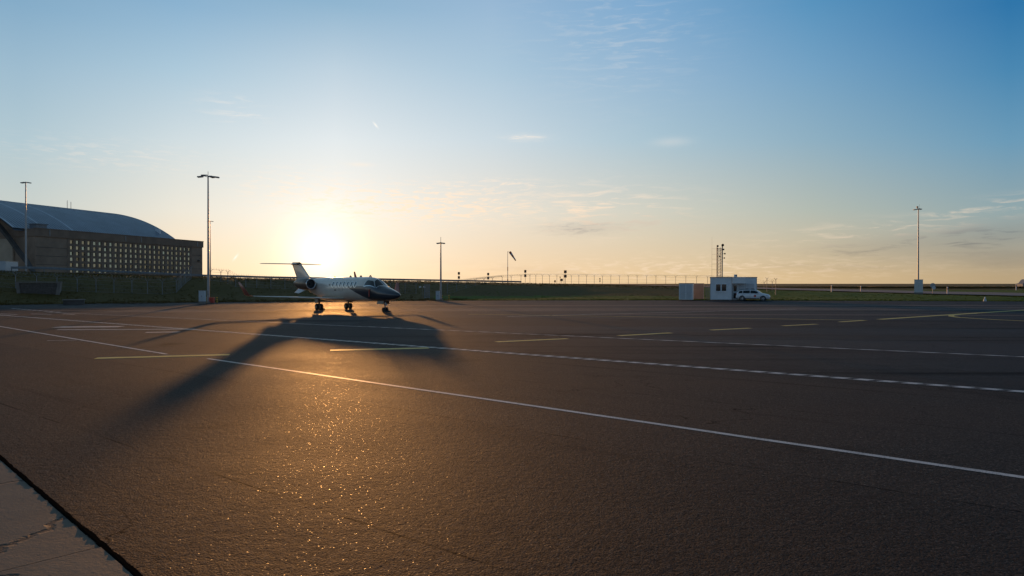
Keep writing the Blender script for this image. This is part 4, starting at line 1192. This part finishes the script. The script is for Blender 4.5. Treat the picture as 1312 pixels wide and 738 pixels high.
# fin with dorsal fillet
side_ = (0,1,0)
fin = surf([((-2.6,0,2.78),(-7.3,0,2.45),.10), ((-4.6,0,2.95),(-7.35,0,2.95),.12), ((-6.35,0,4.2),(-8.3,0,4.2),.09), ((-6.6,0,4.34),(-8.2,0,4.38),.05)], [side_]*4).build('tail_fin', M['jetsilver'], jet, fix=True)
mb = MB(); mb.tube([(-6.3,0,4.22),(-6.7,0,4.24),(-8.1,0,4.22),(-8.6,0,4.2)], [.02,.12,.12,.03], 10); mb.build('bullet_fairing', M['nacelle'], fin)
mb = MB(); mb.tube([(-8.1,0,4.1),(-7.2,0,3.0)], .012, 4); mb.build('rudder_seam', M['nacelle'], fin)
# landing gear
def wheel(mb, x, y, r, w):
    mb.tube([(x, y-w/2, r), (x, y-w*.35, r), (x, y+w*.35, r), (x, y+w/2, r)], [r*.85, r, r, r*.85], 24)
for sg in (-1, 1):
    mb = MB(); mb.tube([(0,sg*1.42,1.05),(0,sg*1.42,.30)], [.09,.06], 10); mb.tube([(.35,sg*1.42,1.0),(.02,sg*1.42,.45)], .03, 6); mb.tube([(0,sg*1.12,.27),(0,sg*1.72,.27)], .045, 8)
    lg = mb.build('main_gear', M['galv_dark'], jet)
    for dy in (-.20, .20):
        mb = MB(); wheel(mb, 0, sg*1.42+dy, .28, .19); w_ = mb.build('wheel', M['rubber'], lg)
        mb = MB(); mb.tube([(0,sg*1.42+dy-.1,.28),(0,sg*1.42+dy+.1,.28)], .12, 14); mb.build('hub', M['galv'], lg)
    mb = MB(); mb.box((.02,sg*1.66,.80), (.50,.03,.40), rot=Matrix.Rotation(sg*.15, 3, 'X')); mb.build('gear_door', M['nacelle'], lg)
mb = MB(); mb.tube([(8.25,0,1.0),(8.3,0,.22)], [.07,.045], 10); mb.tube([(7.85,0,.98),(8.28,0,.5)], .025, 6); mb.tube([(8.3,-.17,.2),(8.3,.17,.2)], .035, 8)
ng = mb.build('nose_gear', M['galv_dark'], jet)
for dy in (-.13, .13):
    mb = MB(); wheel(mb, 8.3, dy, .21, .13); mb.build('wheel', M['rubber'], ng)
mb = MB(); mb.tube([(8.38,-.06,.72),(8.46,-.06,.72)], .07, 10); mb.tube([(8.38,.06,.62),(8.46,.06,.62)], .07, 10); mb.build('taxi_lamp', M['lampglass'], ng)
for sg in (-1, 1):
    mb = MB(); mb.box((8.0,sg*.26,.80), (.95,.02,.26), rot=Matrix.Rotation(sg*.25, 3, 'X')); mb.build('gear_door', M['nacelle'], ng)
# wheel chocks beside the near main wheels and the nose wheels
Jm = Matrix.Translation((JX, JD, 0)) @ Matrix.Rotation(-PHI, 4, 'Z')
def chock(lx, ly, lb, first=None):
    p = Jm @ Vector((lx, ly, 0))
    mb = MB(); mb.prism([(-.12,-.3,.018),(.12,-.3,.018),(.0,-.3,.16)], (0,.6,0))
    o = mb.build('wheel_chock', M['black'], None, lb, 'chock', 'black wheel chocks under the jet', fix=True)
    o.location = (p.x, p.y, 0); o.rotation_euler.z = -PHI
chock(8.62, 0, 'black rubber chock in front of the jet nose wheels')
chock(.42, -1.42, 'black rubber chock at the near main wheels of the jet')

# ------------------------------------------------------------------ sky and light
w = bpy.data.worlds.new('World'); scene.world = w; w.use_nodes = True
nt = w.node_tree; k = N(nt); bg = nt.nodes['Background']
w.cycles.sampling_method = 'MANUAL'; w.cycles.sample_map_resolution = 512
sky = nt.nodes.new('ShaderNodeTexSky'); sky.sky_type = 'NISHITA'; sky.sun_disc = False
sky.sun_elevation = R(SUN_EL); sky.sun_rotation = AZ
sky.altitude = 100; sky.air_density = 1.0; sky.dust_density = .6; sky.ozone_density = 3.0
def lin(c):
    return tuple(((v/255)/12.92 if v/255 <= .04045 else ((v/255+.055)/1.055)**2.4) for v in c)
dirv = k.n('ShaderNodeTexCoord').outputs['Generated']
sp_ = k.n('ShaderNodeSeparateXYZ'); k.l(dirv, sp_.inputs[0])
az_ = k.math('MULTIPLY', k.math('ARCTAN2', sp_.outputs[0], sp_.outputs[1]), 180/math.pi)
el_ = k.math('MULTIPLY', k.math('ARCSINE', sp_.outputs[2]), 180/math.pi)
el = k.mapr(el_, -2, 58, 0, 1)
def azp(px): return math.degrees(math.atan((px-CX)/F))
def elp(px, y): return math.degrees(math.atan((HZ-y)/math.hypot(F, px-CX)))
COLS = [(30, [(131,170,198),(156,186,205),(176,198,207),(198,204,198),(235,215,180)]),
        (230, [(135,175,205),(168,197,215),(202,215,220),(228,223,210),(248,215,172)]),
        (430, [(140,178,205),(186,206,220),(218,226,230),(238,232,222),(250,226,190)]),
        (630, [(150,182,210),(170,197,216),(200,214,222),(230,222,208),(243,210,168)]),
        (830, [(125,168,205),(148,181,208),(170,195,208),(208,206,192),(230,199,155)]),
        (1040, [(88,146,188),(116,161,194),(142,174,192),(178,185,175),(214,186,144)]),
        (1290, [(46,116,168),(73,134,176),(106,153,182),(145,165,168),(182,160,126)])]
def ramp(px, cols):
    r = k.n('ShaderNodeValToRGB'); cr = r.color_ramp; k.l(el, r.inputs[0]); cr.interpolation = 'EASE' if False else 'LINEAR'
    es = [(elp(px, y)+2)/60 for y in (5, 90, 180, 270, 355)]
    stops = sorted(zip(es, cols)); top = cols[0]
    stops += [((36+2)/60, tuple(v*.78 for v in top)), (1.0, tuple(v*.58 for v in top))]
    cr.elements[0].position = stops[0][0]; cr.elements[0].color = lin(stops[0][1])+(1,)
    cr.elements[1].position = stops[-1][0]; cr.elements[1].color = lin(stops[-1][1])+(1,)
    for p_, c_ in stops[1:-1]:
        e_ = cr.elements.new(p_); e_.color = lin(c_)+(1,)
    return r.outputs[0]
skyc = ramp(430, COLS[0][1]); prevpx = None
skyc = ramp(30, COLS[0][1])
for (pa, ca), (pb, cb_) in zip(COLS, COLS[1:]):
    skyc = k.mix(k.mapr(az_, azp(pa), azp(pb), 0, 1, False), skyc, ramp(pb, cb_))
back = ramp(1290, [(80,118,156),(98,134,164),(122,150,170),(150,162,172),(166,162,164)])
absaz = k.math('ABSOLUTE', k.math('SUBTRACT', az_, -10))
skyc = k.mix(k.mapr(absaz, 48, 110, 0, 1, True), skyc, back)
# clouds: thin wisps drawn from stretched noise over azimuth and elevation
cv_ = k.n('ShaderNodeCombineXYZ'); k.l(az_, cv_.inputs[0]); k.l(el_, cv_.inputs[1])
def wisp(rz, sx, sy, lo, hi, add):
    v = k.vmul(cv_.outputs[0], (sx, sy, 1), add, rz)
    nd = k.n('ShaderNodeTexNoise'); nd.inputs['Scale'].default_value = 1; nd.inputs['Detail'].default_value = 6
    nd.inputs['Roughness'].default_value = .6; nd.inputs['Distortion'].default_value = .6; k.l(v, nd.inputs['Vector'])
    return k.mapr(nd.outputs['Fac'], lo, hi, 0, 1, True)
def blob(px, y, wx, wy, rot=0.):
    ax, ey = azp(px), elp(px, y)
    dx = k.math('SUBTRACT', az_, ax); dy = k.math('SUBTRACT', el_, ey)
    c_, s_ = math.cos(rot), math.sin(rot)
    u = k.math('ADD', k.math('MULTIPLY', dx, c_/wx), k.math('MULTIPLY', dy, s_/wx))
    v = k.math('ADD', k.math('MULTIPLY', dx, -s_/wy), k.math('MULTIPLY', dy, c_/wy))
    r2 = k.math('ADD', k.math('MULTIPLY', u, u), k.math('MULTIPLY', v, v))
    return k.math('EXPONENT', k.math('MULTIPLY', r2, -1))
def addm(*xs):
    o_ = xs[0]
    for x in xs[1:]: o_ = k.math('ADD', o_, x, clamp=False)
    return o_
w1 = wisp(.12, .16, 1.1, .47, .70, (3,1,0)); w2 = wisp(-.1, .35, 2.4, .47, .68, (11,5,0)); w3 = wisp(.05, .8, 4.5, .46, .66, (1,9,0))
# warm white wisps
lightm = addm(k.math('MULTIPLY', blob(540, 262, 7, 1.3), k.math('MULTIPLY', w3, 2.2)), k.math('MULTIPLY', blob(380, 240, 4, 1.5), k.math('MULTIPLY', w3, .6)), k.math('MULTIPLY', blob(150, 200, 6, 1.0), k.math('MULTIPLY', w3, .3)),
              k.math('MULTIPLY', blob(302, 140, 2.3, .9), k.math('MULTIPLY', w2, .5)), k.math('MULTIPLY', blob(674, 176.5, 1.5, .26), k.math('ADD', .35, k.math('MULTIPLY', w3, .7))),
              k.math('MULTIPLY', blob(790, 40, 6, 4.5), k.math('MULTIPLY', w2, .2)), k.math('MULTIPLY', blob(462, 211, 1.0, .16), .6),
              k.math('MULTIPLY', blob(640, 237, 3.5, .5), k.math('MULTIPLY', w3, .8)), k.math('MULTIPLY', blob(860, 182, 1.4, .35), .25), k.math('MULTIPLY', blob(760, 268, 6, 1.8), k.math('MULTIPLY', w2, .9)),
              k.math('MULTIPLY', blob(1290, 262, 4, .5, .12), k.math('MULTIPLY', w2, .45)), k.math('MULTIPLY', blob(1100, 298, 7, .7, .08), k.math('MULTIPLY', w2, .45)), k.math('MULTIPLY', blob(850, 345, 14, .9), k.math('MULTIPLY', w3, .5)))
darkm = addm(k.math('MULTIPLY', blob(742, 293, 2.8, .45), k.math('ADD', .25, k.math('MULTIPLY', w3, .5))), k.math('MULTIPLY', blob(800, 285, 4, .8), k.math('MULTIPLY', w2, .35)), k.math('MULTIPLY', blob(1140, 316, 5.5, .8, .05), k.math('MULTIPLY', k.math('ADD', w2, .4), .5)), k.math('MULTIPLY', blob(1290, 300, 4.5, .8, .06), k.math('MULTIPLY', k.math('ADD', w2, .4), .55)),
             k.math('MULTIPLY', blob(1290, 328, 5, .5), .25), k.math('MULTIPLY', blob(1150, 340, 9, .35), k.math('MULTIPLY', w1, .3)), k.math('MULTIPLY', blob(640, 348, 12, .8), k.math('MULTIPLY', w1, .18)))
skyc = k.mix(k.math('MINIMUM', lightm, .9), skyc, k.mix(k.mapr(el_, 6, 11), lin((252,226,198)), lin((236,230,222))))
tint = k.mix(k.mapr(el_, 3, 16), lin((250,222,192)), lin((225,230,236)))
darkc = k.mix(1.0, skyc, (.50,.52,.62), 'MULTIPLY')
skyc = k.mix(k.math('MINIMUM', darkm, .8), skyc, darkc)
trail = addm(k.math('MULTIPLY', blob(481.5, 160.5, .26, .07, -.85), .75), k.math('MULTIPLY', blob(302, 329.5, .27, .07, .95), .7))
skyc = k.mix(trail, skyc, lin((255,250,240)))
# glow of the air round the sun
sv_ = k.n('ShaderNodeVectorMath'); sv_.operation = 'DOT_PRODUCT'; k.l(dirv, sv_.inputs[0])
GZ = R(azp(410)); GD = Vector((math.sin(GZ)*math.cos(R(2.3)), math.cos(GZ)*math.cos(R(2.3)), math.sin(R(2.3))))
sv_.inputs[1].default_value = GD
ang = k.math('MULTIPLY', k.math('ARCCOSINE', k.math('MINIMUM', sv_.outputs['Value'], .9999999)), 180/math.pi)
g1 = k.math('MULTIPLY', k.math('EXPONENT', k.math('MULTIPLY', k.math('POWER', ang, 2), -1/(2.4**2))), .7)
g2_ = k.math('MULTIPLY', k.math('EXPONENT', k.math('MULTIPLY', ang, -1/6.5)), .25)
gcol = k.n('ShaderNodeVectorMath'); gcol.operation = 'SCALE'; gcol.inputs[0].default_value = (1.0,.80,.50); k.l(g1, gcol.inputs['Scale'])
gcol2 = k.n('ShaderNodeVectorMath'); gcol2.operation = 'SCALE'; gcol2.inputs[0].default_value = (1.0,.88,.66); k.l(g2_, gcol2.inputs['Scale'])
nsc = k.n('ShaderNodeVectorMath'); nsc.operation = 'SCALE'; k.l(sky.outputs[0], nsc.inputs[0]); nsc.inputs['Scale'].default_value = .004
ad = k.n('ShaderNodeVectorMath'); ad.operation = 'ADD'; k.l(skyc, ad.inputs[0]); k.l(gcol.outputs[0], ad.inputs[1])
ad2 = k.n('ShaderNodeVectorMath'); ad2.operation = 'ADD'; k.l(ad.outputs[0], ad2.inputs[0]); k.l(gcol2.outputs[0], ad2.inputs[1])
ad3 = k.n('ShaderNodeVectorMath'); ad3.operation = 'ADD'; k.l(ad2.outputs[0], ad3.inputs[0]); k.l(nsc.outputs[0], ad3.inputs[1])
fin_ = k.n('ShaderNodeVectorMath'); fin_.operation = 'SCALE'; k.l(ad3.outputs[0], fin_.inputs[0]); fin_.inputs['Scale'].default_value = 1/.15
k.l(fin_.outputs[0], bg.inputs['Color']); bg.inputs['Strength'].default_value = .15

sun = bpy.data.lights.new('sun', 'SUN'); sun.energy = 3.0; sun.angle = R(.8); sun.color = (1.0, .45, .13)
so = bpy.data.objects.new('sun', sun); col.objects.link(so); so.rotation_euler = SD.to_track_quat('Z', 'Y').to_euler()

# ------------------------------------------------------------------ camera
cam = bpy.data.cameras.new('camera'); cam.sensor_width = 36; cam.lens = 36*F/1312; cam.clip_end = 20000; cam.clip_start = .05
co = bpy.data.objects.new('camera', cam); col.objects.link(co); co.location = (0, 0, H)
co.rotation_euler = (R(90)-math.atan((369-HZ)/F), 0, 0)
scene.camera = co
scene.view_settings.view_transform = 'Standard'; scene.view_settings.look = 'None'
scene.view_settings.exposure = 0.0; scene.view_settings.gamma = 1.0
